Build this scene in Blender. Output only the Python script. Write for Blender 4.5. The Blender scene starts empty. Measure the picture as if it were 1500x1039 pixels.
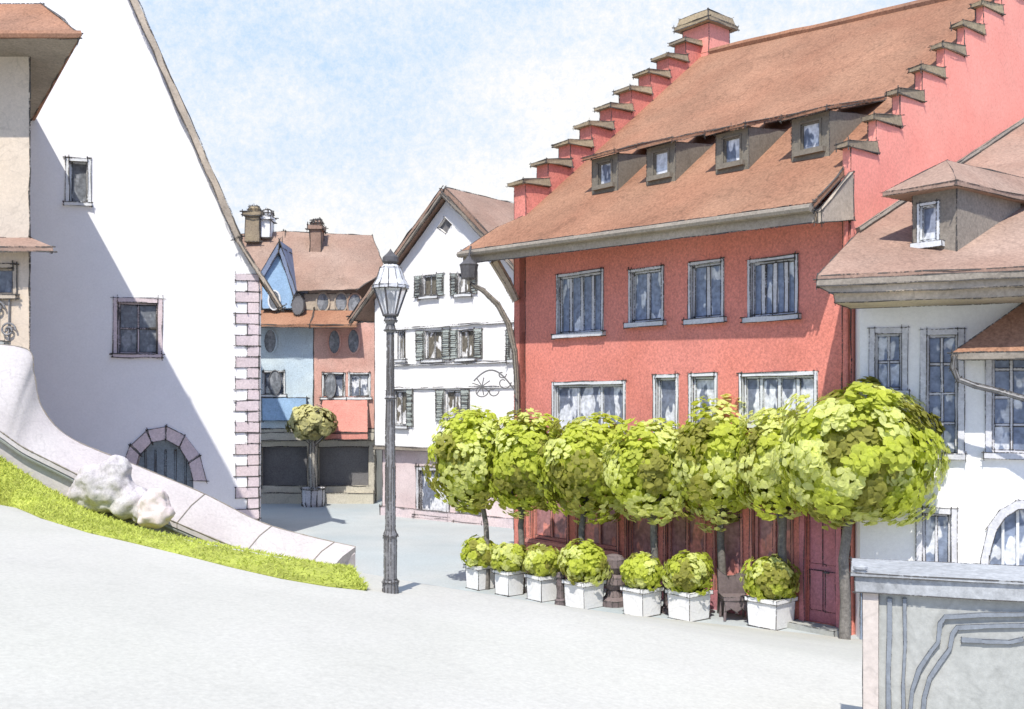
import bpy, bmesh, math, random
from mathutils import Vector, noise, Matrix
random.seed(7)
C = bpy.context.scene.collection
F, CX, CY, EYE = 1500.0, 750.0, 590.0, 4.6
V = Vector
UP = V((0, 0, 1))

def P(px, py, d):
    return V(((px-CX)/F*d, d, EYE-(py-CY)/F*d))

# ------------------------------------------------------------------ materials
def nd(nt, typ, **kw):
    n = nt.nodes.new(typ)
    for k, v in kw.items():
        setattr(n, k, v)
    return n

def wash(name, col, var=0.14, gran=0.10, scale=0.7, gscale=17.0, rough=0.85, tide=0.12, spec=0.2, tint=None, trans=0.0, attr=None, bump=0.12):
    """a mottled mineral paint: soft pooled patches, tide lines, fine grain"""
    m = bpy.data.materials.new(name); m.use_nodes = True
    nt = m.node_tree; L = nt.links
    b = nt.nodes['Principled BSDF']
    b.inputs['Roughness'].default_value = rough
    b.inputs['Specular IOR Level'].default_value = spec
    tc = nd(nt, 'ShaderNodeTexCoord'); oi = nd(nt, 'ShaderNodeObjectInfo')
    ml = nd(nt, 'ShaderNodeMath', operation='MULTIPLY'); ml.inputs[1].default_value = 30
    L.new(oi.outputs['Random'], ml.inputs[0])
    def nz(sc, det, ro=0.55, dist=0.0):
        n = nd(nt, 'ShaderNodeTexNoise', noise_dimensions='4D')
        n.inputs['Scale'].default_value = sc; n.inputs['Detail'].default_value = det
        n.inputs['Roughness'].default_value = ro; n.inputs['Distortion'].default_value = dist
        L.new(tc.outputs['Object'], n.inputs['Vector']); L.new(ml.outputs[0], n.inputs['W'])
        return n.outputs['Fac']
    def mr(src, a, b_, c, d_):
        n = nd(nt, 'ShaderNodeMapRange'); n.inputs[1].default_value = a; n.inputs[2].default_value = b_
        n.inputs[3].default_value = c; n.inputs[4].default_value = d_
        L.new(src, n.inputs[0]); return n.outputs[0]
    def mul(a, b_):
        n = nd(nt, 'ShaderNodeMath', operation='MULTIPLY'); L.new(a, n.inputs[0]); L.new(b_, n.inputs[1]); return n.outputs[0]
    big = nz(scale, 5.0, 0.55, 0.6)
    f1 = mr(big, 0.3, 0.7, 1-var, 1+var)
    g = nz(gscale, 3.0, 0.75)
    f2 = mr(g, 0.3, 0.7, 1-gran*2.2, 1+gran*2.2)
    # tide lines where pooled pigment dried
    t0 = nz(scale*1.7, 3.0, 0.5, 1.0)
    s = nd(nt, 'ShaderNodeMath', operation='SUBTRACT'); L.new(t0, s.inputs[0]); s.inputs[1].default_value = 0.5
    a = nd(nt, 'ShaderNodeMath', operation='ABSOLUTE'); L.new(s.outputs[0], a.inputs[0])
    f3 = mr(a.outputs[0], 0.0, 0.018, 1-tide, 1.0)
    fac = mul(mul(f1, f2), f3)
    if attr:
        base = nd(nt, 'ShaderNodeVertexColor', layer_name=attr).outputs['Color']
    else:
        rgb = nd(nt, 'ShaderNodeRGB'); rgb.outputs[0].default_value = (*col, 1); base = rgb.outputs[0]
        if tint:
            mx = nd(nt, 'ShaderNodeMix', data_type='RGBA'); L.new(mr(nz(scale*0.8, 2.0), 0.38, 0.64, 0, 1), mx.inputs[0])
            L.new(base, mx.inputs[6]); mx.inputs[7].default_value = (*tint, 1); base = mx.outputs[2]
    vm = nd(nt, 'ShaderNodeVectorMath', operation='SCALE')
    L.new(base, vm.inputs[0]); L.new(fac, vm.inputs['Scale'])
    L.new(vm.outputs[0], b.inputs['Base Color'])
    if bump:
        bp = nd(nt, 'ShaderNodeBump'); bp.inputs['Strength'].default_value = bump; bp.inputs['Distance'].default_value = 0.03
        L.new(g, bp.inputs['Height']); L.new(bp.outputs[0], b.inputs['Normal'])
    if trans:
        tr = nd(nt, 'ShaderNodeBsdfTranslucent'); L.new(vm.outputs[0], tr.inputs['Color'])
        mx = nd(nt, 'ShaderNodeMixShader'); mx.inputs[0].default_value = trans
        L.new(b.outputs[0], mx.inputs[1]); L.new(tr.outputs[0], mx.inputs[2])
        L.new(mx.outputs[0], nt.nodes['Material Output'].inputs['Surface'])
    return m

def graphite():
    m = bpy.data.materials.new('graphite_line'); m.use_nodes = True
    nt = m.node_tree; L = nt.links; b = nt.nodes['Principled BSDF']
    b.inputs['Base Color'].default_value = (.085, .078, .07, 1); b.inputs['Roughness'].default_value = .9
    tc = nd(nt, 'ShaderNodeTexCoord')
    n1 = nd(nt, 'ShaderNodeTexNoise'); n1.inputs['Scale'].default_value = 22; n1.inputs['Detail'].default_value = 2
    n2 = nd(nt, 'ShaderNodeTexNoise'); n2.inputs['Scale'].default_value = 1.3; n2.inputs['Detail'].default_value = 2
    L.new(tc.outputs['Object'], n1.inputs[0]); L.new(tc.outputs['Object'], n2.inputs[0])
    ad = nd(nt, 'ShaderNodeMath', operation='ADD'); L.new(n1.outputs[0], ad.inputs[0]); L.new(n2.outputs[0], ad.inputs[1])
    r = nd(nt, 'ShaderNodeMapRange'); r.inputs[1].default_value = .86; r.inputs[2].default_value = 1.08; r.inputs[3].default_value = .1; r.inputs[4].default_value = .95
    L.new(ad.outputs[0], r.inputs[0])
    t = nd(nt, 'ShaderNodeBsdfTransparent'); mx = nd(nt, 'ShaderNodeMixShader')
    L.new(r.outputs[0], mx.inputs[0]); L.new(t.outputs[0], mx.inputs[1]); L.new(b.outputs[0], mx.inputs[2])
    L.new(mx.outputs[0], nt.nodes['Material Output'].inputs['Surface'])
    return m
LINE = graphite()

def glass(name, dark, light, th=0.52, scale=3.2):
    """old window glass with pale curtains showing behind"""
    m = bpy.data.materials.new(name); m.use_nodes = True
    nt = m.node_tree; L = nt.links; b = nt.nodes['Principled BSDF']
    b.inputs['Roughness'].default_value = .22; b.inputs['Specular IOR Level'].default_value = .35
    tc = nd(nt, 'ShaderNodeTexCoord')
    mp = nd(nt, 'ShaderNodeMapping'); mp.inputs['Scale'].default_value = (1, 1, .45)
    L.new(tc.outputs['Object'], mp.inputs[0])
    n = nd(nt, 'ShaderNodeTexNoise'); n.inputs['Scale'].default_value = scale; n.inputs['Detail'].default_value = 2.5
    L.new(mp.outputs[0], n.inputs[0])
    r = nd(nt, 'ShaderNodeMapRange'); r.inputs[1].default_value = th; r.inputs[2].default_value = th+.03
    L.new(n.outputs[0], r.inputs[0])
    n2 = nd(nt, 'ShaderNodeTexNoise'); n2.inputs['Scale'].default_value = 9; n2.inputs['Detail'].default_value = 3
    L.new(tc.outputs['Object'], n2.inputs[0])
    r2 = nd(nt, 'ShaderNodeMapRange'); r2.inputs[1].default_value = .3; r2.inputs[2].default_value = .7; r2.inputs[3].default_value = .7; r2.inputs[4].default_value = 1.3
    L.new(n2.outputs[0], r2.inputs[0])
    mx = nd(nt, 'ShaderNodeMix', data_type='RGBA'); L.new(r.outputs[0], mx.inputs[0])
    mx.inputs[6].default_value = (*dark, 1); mx.inputs[7].default_value = (*light, 1)
    vm = nd(nt, 'ShaderNodeVectorMath', operation='SCALE'); L.new(mx.outputs[2], vm.inputs[0]); L.new(r2.outputs[0], vm.inputs['Scale'])
    L.new(vm.outputs[0], b.inputs['Base Color'])
    return m

M = dict(
    white=wash('limewash_white', (.80, .79, .775), .025, .02, tide=.02),
    whiteR=wash('limewash_white_warm', (.80, .79, .76), .03, .025, tide=.03),
    red=wash('red_render', (.63, .215, .16), .10, .13, tide=.06, tint=(.64, .235, .185)),
    pink=wash('rose_render', (.83, .335, .26), .06, .07, tide=.06, tint=(.84, .305, .235)),
    redfar=wash('coral_render', (.58, .315, .25), .16, .1, tint=(.62, .40, .33)),
    redpanel=wash('brick_red_paint', (.58, .25, .20), .12, .09),
    blue=wash('pale_blue_render', (.46, .55, .60), .16, .1, tint=(.56, .63, .63)),
    bluepanel=wash('sky_blue_paint', (.30, .44, .60), .12, .08),
    roof=wash('clay_tile', (.285, .14, .083), .16, .15, tint=(.31, .17, .104), tide=.2, scale=.5),
    roof2=wash('pale_clay_tile', (.30, .195, .145), .14, .12, tint=(.335, .235, .18), tide=.16),
    roof3=wash('orange_clay_tile', (.33, .165, .095), .18, .14, tint=(.28, .155, .10), tide=.2),
    soffit=wash('grey_timber', (.27, .235, .19), .18, .12),
    fascia=wash('buff_timber', (.50, .42, .32), .14, .10, tint=(.34, .29, .23)),
    capst=wash('mossy_cap_tile', (.33, .26, .16), .2, .14, tint=(.25, .20, .14)),
    beige=wash('beige_stone', (.52, .48, .38), .10, .08, tint=(.46, .43, .36)),
    yellow=wash('cream_render', (.60, .50, .385), .06, .05, tint=(.56, .48, .385)),
    quoin=wash('rose_sandstone', (.62, .52, .51), .10, .08, tint=(.57, .49, .50)),
    pinkst=wash('pale_rose_plaster', (.58, .47, .455), .08, .06, tint=(.70, .60, .58)),
    frame=wash('stone_grey_frame', (.57, .565, .575), .12, .08),
    framew=wash('pale_frame', (.66, .67, .66), .08, .05),
    framed=wash('dark_frame', (.20, .175, .135), .16, .1),
    shutter=wash('grey_green_shutter', (.40, .44, .40), .14, .1),
    iron=wash('dark_iron', (.085, .08, .08), .18, .12, rough=.5, spec=.4),
    lampiron=wash('grey_iron', (.19, .185, .18), .2, .14, rough=.5, spec=.4),
    stone=wash('pale_sandstone', (.54, .50, .475), .06, .05, tint=(.50, .45, .435), tide=.10),
    stone2=wash('grey_sandstone', (.35, .36, .33), .10, .06, tint=(.385, .385, .35), tide=.1),
    slab=wash('slate_slab', (.35, .36, .36), .2, .12, rough=.6),
    plaza=wash('plaza_paving', (.36, .40, .40), .07, .05, scale=.35, tint=(.41, .43, .415), tide=.03),
    street=wash('street_paving', (.46, .45, .395), .06, .045, scale=.3, tint=(.49, .475, .425), tide=.035),
    turf=wash('turf', (.40, .44, .08), .25, .2, scale=1.5, tint=(.28, .30, .05)),
    blade=wash('grass_blade', (.52, .57, .12), .2, .1, trans=.35, bump=0),
    hill=wash('bare_bank', (.55, .52, .49), .1, .08),
    garage=wash('dark_shutter_paint', (.17, .165, .165), .14, .1),
    door=wash('plum_door_paint', (.50, .19, .195), .14, .1, tint=(.42, .19, .22)),
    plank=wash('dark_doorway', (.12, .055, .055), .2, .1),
    planter=wash('white_planter', (.74, .73, .70), .05, .04),
    soil=wash('soil', (.09, .07, .05), .2, .2),
    bark=wash('bark', (.17, .155, .135), .25, .18),
    barkp=wash('pale_bark', (.34, .32, .27), .2, .14),
    leaf=wash('leaf_green', (.3, .4, .05), .10, .06, attr='tone', trans=.55, bump=0, rough=.7, scale=1.6, tide=.1),
    leafo=wash('leaf_olive', (.3, .3, .1), .10, .06, attr='tone', trans=.3, bump=0, rough=.7),
    pane=glass('window_glass', (.21, .25, .33), (.62, .64, .66), .55),
    paned=glass('dark_window_glass', (.16, .17, .18), (.24, .25, .26), .5),
    panec=glass('curtained_glass', (.17, .19, .235), (.66, .67, .68), .47),
    panew=glass('wine_window_glass', (.36, .18, .18), (.66, .26, .21), .54, 2.2),
    paneo=glass('brown_glass', (.15, .135, .105), (.70, .69, .67), .53, 3.0),  # dark brown glass with pale patches
    pipe=wash('zinc_pipe', (.30, .27, .25), .1, .1),
    darkfig=wash('umber_paint', (.17, .135, .13), .16, .1),
)

# ------------------------------------------------------------------ mesh building
class Pl:
    """a vertical plane from plan point A to plan point B; n faces the square"""
    def __init__(s, A, B):
        s.A = V(A); s.B = V(B); s.u = (s.B-s.A).normalized(); s.len = (s.B-s.A).length
        s.n = V((s.u.y, -s.u.x))
        if s.n.dot(-s.A) < 0: s.n = -s.n
    def sz(s, px, py, o=0.0):
        A = s.A+s.n*o
        k = (px-CX)/F                       # X = k*d
        # A.x+u.x t = k (A.y+u.y t)
        t = (k*A.y-A.x)/(s.u.x-k*s.u.y)
        d = A.y+s.u.y*t
        return t, EYE-(py-CY)/F*d
    def pt(s, t, z, o=0.0):
        q = s.A+s.u*t+s.n*o
        return V((q.x, q.y, z))
    def rect(s, x0, y0, x1, y1, o=0.0):
        a = s.sz(x0, y0, o); b = s.sz(x1, y0, o); c = s.sz(x0, y1, o); d = s.sz(x1, y1, o)
        return a[0], (c[1]+d[1])/2, b[0], (a[1]+b[1])/2        # s0,z0,s1,z1

class MB:
    def __init__(s):
        s.v = []; s.f = []
    def face(s, pts, mi=0):
        i = len(s.v); s.v += [V(p) for p in pts]; s.f.append((list(range(i, i+len(pts))), mi)); return s
    def prism(s, poly, ext, mi=0):
        ext = V(ext); n = len(poly); a = [V(p) for p in poly]; b = [p+ext for p in a]
        s.face(a, mi); s.face(b[::-1], mi)
        for i in range(n):
            j = (i+1) % n
            s.face([a[j], a[i], b[i], b[j]], mi)
        return s
    def hull8(s, lo, hi, mi=0):
        """lo, hi: four points each, same winding"""
        s.face(lo[::-1], mi); s.face(hi, mi)
        for i in range(4):
            j = (i+1) % 4
            s.face([lo[i], lo[j], hi[j], hi[i]], mi)
        return s
    def pbox(s, pl, s0, s1, z0, z1, o0, o1, mi=0):
        lo = [pl.pt(s0, z0, o0), pl.pt(s1, z0, o0), pl.pt(s1, z0, o1), pl.pt(s0, z0, o1)]
        hi = [pl.pt(s0, z1, o0), pl.pt(s1, z1, o0), pl.pt(s1, z1, o1), pl.pt(s0, z1, o1)]
        return s.hull8(lo, hi, mi)
    def box(s, c, sx, sy, z0, z1, rz=0, taper=1.0, mi=0):
        cs, sn = math.cos(rz), math.sin(rz)
        def q(x, y, z): return V((c[0]+x*cs-y*sn, c[1]+x*sn+y*cs, z))
        k = [(-1, -1), (1, -1), (1, 1), (-1, 1)]
        return s.hull8([q(a*sx/2*taper, b*sy/2*taper, z0) for a, b in k], [q(a*sx/2, b*sy/2, z1) for a, b in k], mi)
    def tube(s, pts, r, n=6, mi=0, cap=True):
        pts = [V(p) for p in pts]
        rs = r if isinstance(r, (list, tuple)) else [r]*len(pts)
        rings = []
        for i, p in enumerate(pts):
            d = (pts[min(i+1, len(pts)-1)]-pts[max(i-1, 0)])
            if d.length < 1e-6: d = UP.copy()
            d.normalize()
            x = d.cross(UP if abs(d.z) < .9 else V((1, 0, 0))).normalized(); y = d.cross(x)
            rings.append([p+(x*math.cos(2*math.pi*k/n)+y*math.sin(2*math.pi*k/n))*rs[i] for k in range(n)])
        base = len(s.v)
        for rg in rings: s.v += rg
        for i in range(len(rings)-1):
            for k in range(n):
                k2 = (k+1) % n
                s.f.append(([base+i*n+k, base+i*n+k2, base+(i+1)*n+k2, base+(i+1)*n+k], mi))
        if cap:
            s.f.append(([base+k for k in range(n)][::-1], mi)); s.f.append(([base+(len(rings)-1)*n+k for k in range(n)], mi))
        return s
    def lathe(s, c, prof, n=16, mi=0):
        """prof: (radius, z) from bottom to top"""
        base = len(s.v)
        for r, z in prof:
            for k in range(n):
                a = 2*math.pi*k/n
                s.v.append(V((c[0]+r*math.cos(a), c[1]+r*math.sin(a), z)))
        for i in range(len(prof)-1):
            for k in range(n):
                k2 = (k+1) % n
                s.f.append(([base+i*n+k, base+i*n+k2, base+(i+1)*n+k2, base+(i+1)*n+k], mi))
        s.f.append(([base+k for k in range(n)][::-1], mi)); s.f.append(([base+(len(prof)-1)*n+k for k in range(n)], mi))
        return s
    def panel(s, pl, outline, holes, o=0.0, reveal=.18, mi=0):
        """a wall face with real openings: outline and holes as (s, z) lists"""
        bm = bmesh.new(); edges = []
        for lp in [outline]+holes:
            vs = [bm.verts.new((a, b, 0)) for a, b in lp]
            for i in range(len(vs)): edges.append(bm.edges.new((vs[i], vs[(i+1) % len(vs)])))
        bmesh.ops.triangle_fill(bm, use_beauty=True, use_dissolve=False, edges=edges)
        bm.verts.index_update()
        base = len(s.v)
        s.v += [pl.pt(v.co.x, v.co.y, o) for v in bm.verts]
        nn = V((pl.n.x, pl.n.y, 0))
        for f in bm.faces:
            idx = [base+v.index for v in f.verts]
            a, b, c = [s.v[i] for i in idx[:3]]
            if (b-a).cross(c-a).dot(nn) < 0: idx = idx[::-1]
            s.f.append((idx, mi))
        bm.free()
        for h in holes:
            for i in range(len(h)):
                j = (i+1) % len(h)
                s.face([pl.pt(*h[i], o), pl.pt(*h[j], o), pl.pt(*h[j], o-reveal), pl.pt(*h[i], o-reveal)], mi)
        return s
    def build(s, name, mats, parent=None, line=0.0, wob=0.0, pl=None, smooth=False, origin=None, loose=True, recalc=True):
        if not isinstance(mats, (list, tuple)): mats = [mats]
        mats = list(mats)
        o = V((0, 0, 0))
        if parent is not None:
            o = V(parent['_o']); 
        elif origin is not None: o = V(origin)
        vs = s.v
        if wob:
            out = []
            for p in vs:
                nv = noise.noise_vector(p*0.55)*wob
                if pl is not None:
                    t = nv.x
                    out.append(V((p.x+pl.u.x*t, p.y+pl.u.y*t, p.z+nv.z)))
                else: out.append(p+V((nv.x, nv.y*.3, nv.z)))
            vs = out
        me = bpy.data.meshes.new(name)
        bm = bmesh.new()
        bv = [bm.verts.new(p-o) for p in vs]
        for f, mi in s.f:
            try:
                bf = bm.faces.new([bv[i] for i in f]); bf.material_index = mi; bf.smooth = smooth
            except ValueError: pass
        if line or recalc: bmesh.ops.remove_doubles(bm, verts=bm.verts, dist=.0006)
        if recalc: bmesh.ops.recalc_face_normals(bm, faces=bm.faces)
        if smooth and recalc:
            for e in bm.edges:
                if len(e.link_faces) == 2 and e.link_faces[0].normal.angle(e.link_faces[1].normal, 0) > .7: e.smooth = False
        if line:
            seg = []
            for e in bm.edges:
                fs = e.link_faces
                if len(fs) == 1 or (len(fs) == 2 and fs[0].normal.angle(fs[1].normal, 0) > .42):
                    seg.append((e.verts[0].co.copy(), e.verts[1].co.copy()))
            mats.append(LINE); li = len(mats)-1
            for a, b in seg: sketch(bm, a, b, line, li)
        bm.to_mesh(me); bm.free()
        for m in mats: me.materials.append(m)
        ob = bpy.data.objects.new(name, me); C.objects.link(ob)
        if parent is not None: ob.parent = parent
        else: ob.location = o
        ob['_o'] = tuple(o)
        if parent is not None and parent.type == 'MESH': ob['_o'] = tuple(o)
        return ob

def sketch(bm, a, b, r, mi):
    """one drawn edge: a thin uneven round bead along it"""
    L = (b-a).length
    if L < r*3: return
    n = max(1, min(24, int(L/.45)))
    d = (b-a).normalized()
    x = d.cross(UP if abs(d.z) < .9 else V((1, 0, 0))).normalized(); y = d.cross(x)
    over = r*random.uniform(0, 5)
    pr = None
    for i in range(n+1):
        t = i/n
        p = a.lerp(b, t)
        if i == 0: p = p-d*over
        if i == n: p = p+d*over
        p = p+(x*random.gauss(0, .45)+y*random.gauss(0, .45))*r
        rr = r*random.uniform(.55, 1.15)
        ring = [bm.verts.new(p+(x*math.cos(k*2.0944)+y*math.sin(k*2.0944))*rr) for k in range(3)]
        if pr:
            for k in range(3):
                f = bm.faces.new((pr[k], pr[(k+1) % 3], ring[(k+1) % 3], ring[k])); f.material_index = mi
        pr = ring

def thing(name, label, cat, loc, group=None):
    o = bpy.data.objects.new(name, None); C.objects.link(o); o.empty_display_size = .3
    o.location = loc; o['label'] = label; o['category'] = cat; o['_o'] = tuple(loc)
    if group: o['group'] = group
    return o
def tag(o, label, cat, group=None):
    o['label'] = label; o['category'] = cat
    if group: o['group'] = group
    return o
def struct(o, kind='structure'):
    o['kind'] = kind; return o

def densify(lp, step):
    out = []
    for i in range(len(lp)):
        a, b = V(lp[i]), V(lp[(i+1) % len(lp)])
        n = max(1, int((b-a).length/step))
        out += [tuple(a.lerp(b, k/n)) for k in range(n)]
    return out
def rect(r): return [(r[0], r[1]), (r[2], r[1]), (r[2], r[3]), (r[0], r[3])]

def window(par, pl, r, cols=2, rows=2, fm='frame', pm='pane', shut=None, o=0.0, dep=.13, fw=.07, mw=.045, surround=.09, sill=True, ln=.012, wob=0, label=None):
    s0, z0, s1, z1 = r
    w = MB()
    if surround:
        for a, b, c, d in ((s0-surround, s0+.01, z0-surround*.2, z1+surround), (s1-.01, s1+surround, z0-surround*.2, z1+surround), (s0+.011, s1-.011, z1-.01, z1+surround)):
            w.pbox(pl, a, b, c, d, o-.05, o+.028)
    for a, b, c, d in ((s0, s0+fw, z0, z1), (s1-fw, s1, z0, z1), (s0+fw, s1-fw, z1-fw, z1), (s0+fw, s1-fw, z0, z0+fw)):
        w.pbox(pl, a, b, c, d, o-dep+.01, o-dep+.07)
    for i in range(1, cols):
        x = s0+(s1-s0)*i/cols; w.pbox(pl, x-mw/2, x+mw/2, z0+fw, z1-fw, o-dep+.012, o-dep+.06)
    for i in range(1, rows):
        z = z0+(z1-z0)*i/rows+.0; w.pbox(pl, s0+fw, s1-fw, z-mw/2, z+mw/2, o-dep+.014, o-dep+.055)
    wo = w.build('window', M[fm], par, line=ln, wob=wob, pl=pl)
    if label: wo['label'] = label
    MB().pbox(pl, s0+.02, s1-.02, z0+.02, z1-.02, o-dep-.03, o-dep+.02).build('pane', M[pm], wo)
    if sill: MB().pbox(pl, s0-.13, s1+.13, z0-.11, z0+.0, o-.04, o+.11).build('sill', M[fm], wo, line=ln)
    if shut:
        sw = (s1-s0)*.46
        for a, b in ((s0-sw-.03, s0-.03), (s1+.03, s1+.03+sw)):
            q = MB().pbox(pl, a, b, z0, z1, o+.03, o+.075)
            for k in range(1, 7):
                zz = z0+(z1-z0)*k/7; q.pbox(pl, a+.04, b-.04, zz-.03, zz+.03, o+.0755, o+.09)
            q.build('shutter', M[shut], wo, line=ln*.8)
    return wo

# ------------------------------------------------------------------ the setting
A0 = V((-3.55, 25.4)); EDGE = V((8.85, -4.8)).normalized(); EN = V((-4.8, -8.85)).normalized()
def street_z(x, y):
    q = V((x, y))-A0; dist = q.dot(EN); lat = q.dot(EDGE)
    if dist <= 0: return 0.0
    de = dist if dist < 7 else 7+(dist-7)*.35
    f = max(.06, min(.46, .3104-.01036*lat))
    return f*de
def hit(px, py):
    d = 3.0
    while d < 60:
        p = P(px, py, d)
        if p.z <= street_z(p.x, p.y): return p
        d += .02
    return p

g = MB()
xs = [-700, -200, -60, -30, -10, 10, 30, 60, 200, 700]
for i in range(len(xs)-1):
    for j in range(len(xs)-1):
        g.face([(xs[i], xs[j]+30, -.012), (xs[i+1], xs[j]+30, -.012), (xs[i+1], xs[j+1]+30, -.012), (xs[i], xs[j+1]+30, -.012)])
struct(g.build('ground', M['plaza']))
g = MB()
NI, NJ = 44, 50
def sp(i, j):
    dist = -.25+i*(40/NI); lat = -16+j*(56/NJ)
    q = A0+EN*dist+EDGE*lat
    z = street_z(q.x, q.y) if dist > 0 else -.03
    return (q.x, q.y, z+ (noise.noise(V((q.x*.6, q.y*.6, 0)))*.012 if dist > .5 else 0))
gv = [[sp(i, j) for j in range(NJ+1)] for i in range(NI+1)]
for i in range(NI):
    for j in range(NJ):
        g.face([gv[i][j], gv[i+1][j], gv[i+1][j+1], gv[i][j+1]])
struct(g.build('street', M['street'], smooth=True))

# grass bank below the stair wall
bank = [(-120, 696, -120, 606), (-60, 718, -60, 636), (0, 738, 0, 669), (60, 760, 60, 709), (130, 781, 130, 747), (200, 797, 200, 771), (270, 814, 275, 799), (340, 832, 345, 827), (410, 848, 415, 843), (480, 860, 485, 853), (537, 866, 532, 862)]
rows_ = []
for bx, by, tx, ty in bank:
    b = hit(bx, by); dt = b.y+.55 if bx < 500 else b.y+.2
    dt = 22.9+(tx)*(2.2/500) if bx < 500 else b.y+.15
    if b.y > dt-.7 and bx < 400: b = P(bx, by, dt-.7)
    t = P(tx, ty, dt)
    col = []
    for k in range(6):
        q = b.lerp(t, k/5); q.z += (.09 if bx < 100 else .02)*math.sin(math.pi*k/5)
        col.append(q)
    col[0].z -= .02
    rows_.append(col)
g = MB()
fine = []
for i in range(len(rows_)-1):
    for k in range(8):
        fine.append([rows_[i][c].lerp(rows_[i+1][c], k/8) for c in range(6)])
fine.append(rows_[-1])
for col in fine:
    for ci, q in enumerate(col):
        if 0 < ci < 5: q.z += noise.noise(q*1.7)*.025
        q.z = max(q.z, street_z(q.x, q.y)+(.045 if ci else .012))
for i in range(len(fine)-1):
    for c in range(5): g.face([fine[i][c], fine[i+1][c], fine[i+1][c+1], fine[i][c+1]])
    g.face([fine[i+1][0], fine[i][0], fine[i][0]+V((0, .2, -.8)), fine[i+1][0]+V((0, .2, -.8))])
    g.face([fine[i][5], fine[i+1][5], fine[i+1][5]+V((-.1, .5, -1.5)), fine[i][5]+V((-.1, .5, -1.5))])
struct(g.build('grass_bank', M['turf'], smooth=True))
g = MB()
rg = random.Random(3)
for _ in range(11000):
    i = rg.randrange(len(fine)-1); c = rg.random()*5; ci = min(4, int(c)); a = rg.random()
    p = fine[i][ci].lerp(fine[i][ci+1], c-ci).lerp(fine[i+1][ci].lerp(fine[i+1][ci+1], c-ci), a)
    h = rg.uniform(.025, .085)*(1.15-.5*i/len(fine)); an = rg.uniform(0, 6.28); w = V((math.cos(an), math.sin(an), 0))*.016
    le = V((rg.gauss(0, .05), rg.gauss(0, .05), h))
    g.face([p-w, p+w, p+w*.6+le*.6, p+le*1.05]); 
struct(tag(g.build('grass', M['blade'], recalc=False), 'bright green grass growing along the bank below the stair wall', 'grass'), 'stuff')

# hillside behind the stair wall
stn = [  # front px,py / rear px,py / base px,py
    (-120, 560, -90, 500, -120, 606), (-60, 594, -30, 503, -60, 634), (0, 630, 40, 512, 0, 664), (20, 644, 50, 548, 22, 678), (42, 658, 62, 598, 50, 701), (98, 686, 104, 642, 112, 735),
    (200, 738, 200, 682, 200, 766), (260, 765, 300, 724, 275, 793), (344, 800, 380, 764, 355, 826), (410, 820, 450, 785, 422, 842), (482, 835, 521, 801, 496, 855)]
def dep_(px): return 22.9+px*(2.2/500)
ST = []
for fx, fy, rx, ry, bx, by in stn:
    f = P(fx, fy, dep_(fx)); r = P(rx, ry, dep_(rx)+.75); b = P(bx, by, dep_(bx)+.06)
    ST.append((f, r, b))
g = MB()
WL = [V((-30, 29)), V((-15.9, 32.3)), V((-12.5, 33.0)), V((-8.5, 33.9))]
front = [s[1] for s in ST]
hb = []
for i, r in enumerate(front):
    t = i/(len(front)-1)
    q0 = V((r.x-.1, r.y+.3, max(-.03, r.z-1.0)))
    q1 = V((-24+15.0*t, 33.6+.3*t, (1.0 if t < .7 else max(-.05, 1.0-(t-.7)*5))))
    hb.append((q0, q0.lerp(q1, .5)+V((0, 0, -.2)), q1))
for i in range(len(hb)-1):
    for c in range(2): g.face([hb[i][c], hb[i+1][c], hb[i+1][c+1], hb[i][c+1]])
struct(g.build('hillside', M['hill'], smooth=True))

# stair wall: sloped coping slab over a low wall
t = thing('stair_wall', 'low pale stone wall stepping down beside the grass bank, with a sloped coping', 'wall', (ST[5][0].x, ST[5][0].y, 0))
cp = MB(); wb = MB()
NX = []
def finer(lst, k):
    out = []
    n = len(lst)
    for i in range(n-1):
        for q in range(k):
            a = q/k; row_ = []
            for c in range(3):
                p0, p1, p2, p3 = lst[max(i-1, 0)][c], lst[i][c], lst[i+1][c], lst[min(i+2, n-1)][c]
                row_.append(.5*(2*p1+(p2-p0)*a+(2*p0-5*p1+4*p2-p3)*a*a+(3*p1-p0-3*p2+p3)*a**3))
            out.append(tuple(row_))
    out.append(lst[-1]); return out
STF = finer(ST, 12)
for f, r, b in STF:
    lip = V((.03, -.13, 0))
    f1 = f+lip; f0 = f+lip+V((0, 0, -.13)); r0 = r+V((0, 0, -.16))
    m1 = f1.lerp(r, .5)+V((0, 0, .06))
    fb = f+V((0, .02, -.13))
    NX.append((f0, f1, m1, r, r0, fb))
for i in range(len(NX)-1):
    a, b = NX[i], NX[i+1]
    for k in range(6):
        k2 = (k+1) % 6; cp.face([a[k], b[k], b[k2], a[k2]])
cp.face(list(NX[0])); cp.face(list(NX[-1])[::-1])
cp.build('coping', M['stone'], t, smooth=True)
MB().tube([q[1]+V((0, -.005, 0)) for q in NX], [random.uniform(.008, .022) for _ in NX], 4).tube([q[3] for q in NX], [random.uniform(.008, .02) for _ in NX], 4).build('arris', M['soffit'], t)
for i in range(len(STF)-1):
    (f, r, b), (f2, r2, b2) = STF[i], STF[i+1]
    q = lambda f, r, b: (V((b.x, b.y, b.z-.6)), V((b.x, b.y, b.z)), f+V((0, .03, -.10)), r+V((0, -.05, -.15)), V((r.x, r.y-.05, max(-.05, r.z-2.2))))
    a, c = q(f, r, b), q(f2, r2, b2)
    for k in range(4): wb.face([a[k], c[k], c[k+1], a[k+1]])
    if i == len(STF)-2: wb.face(list(c))
wb.build('wall_body', M['stone'], t, smooth=True)
mb = MB()                                                   # drip moulding under the lip
for k in (0,):
    mb.tube([f+V((.02, -.06, -.19)) for f, r, b in STF], .045, 6)
mb.build('moulding', M['stone2'], t)
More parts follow.
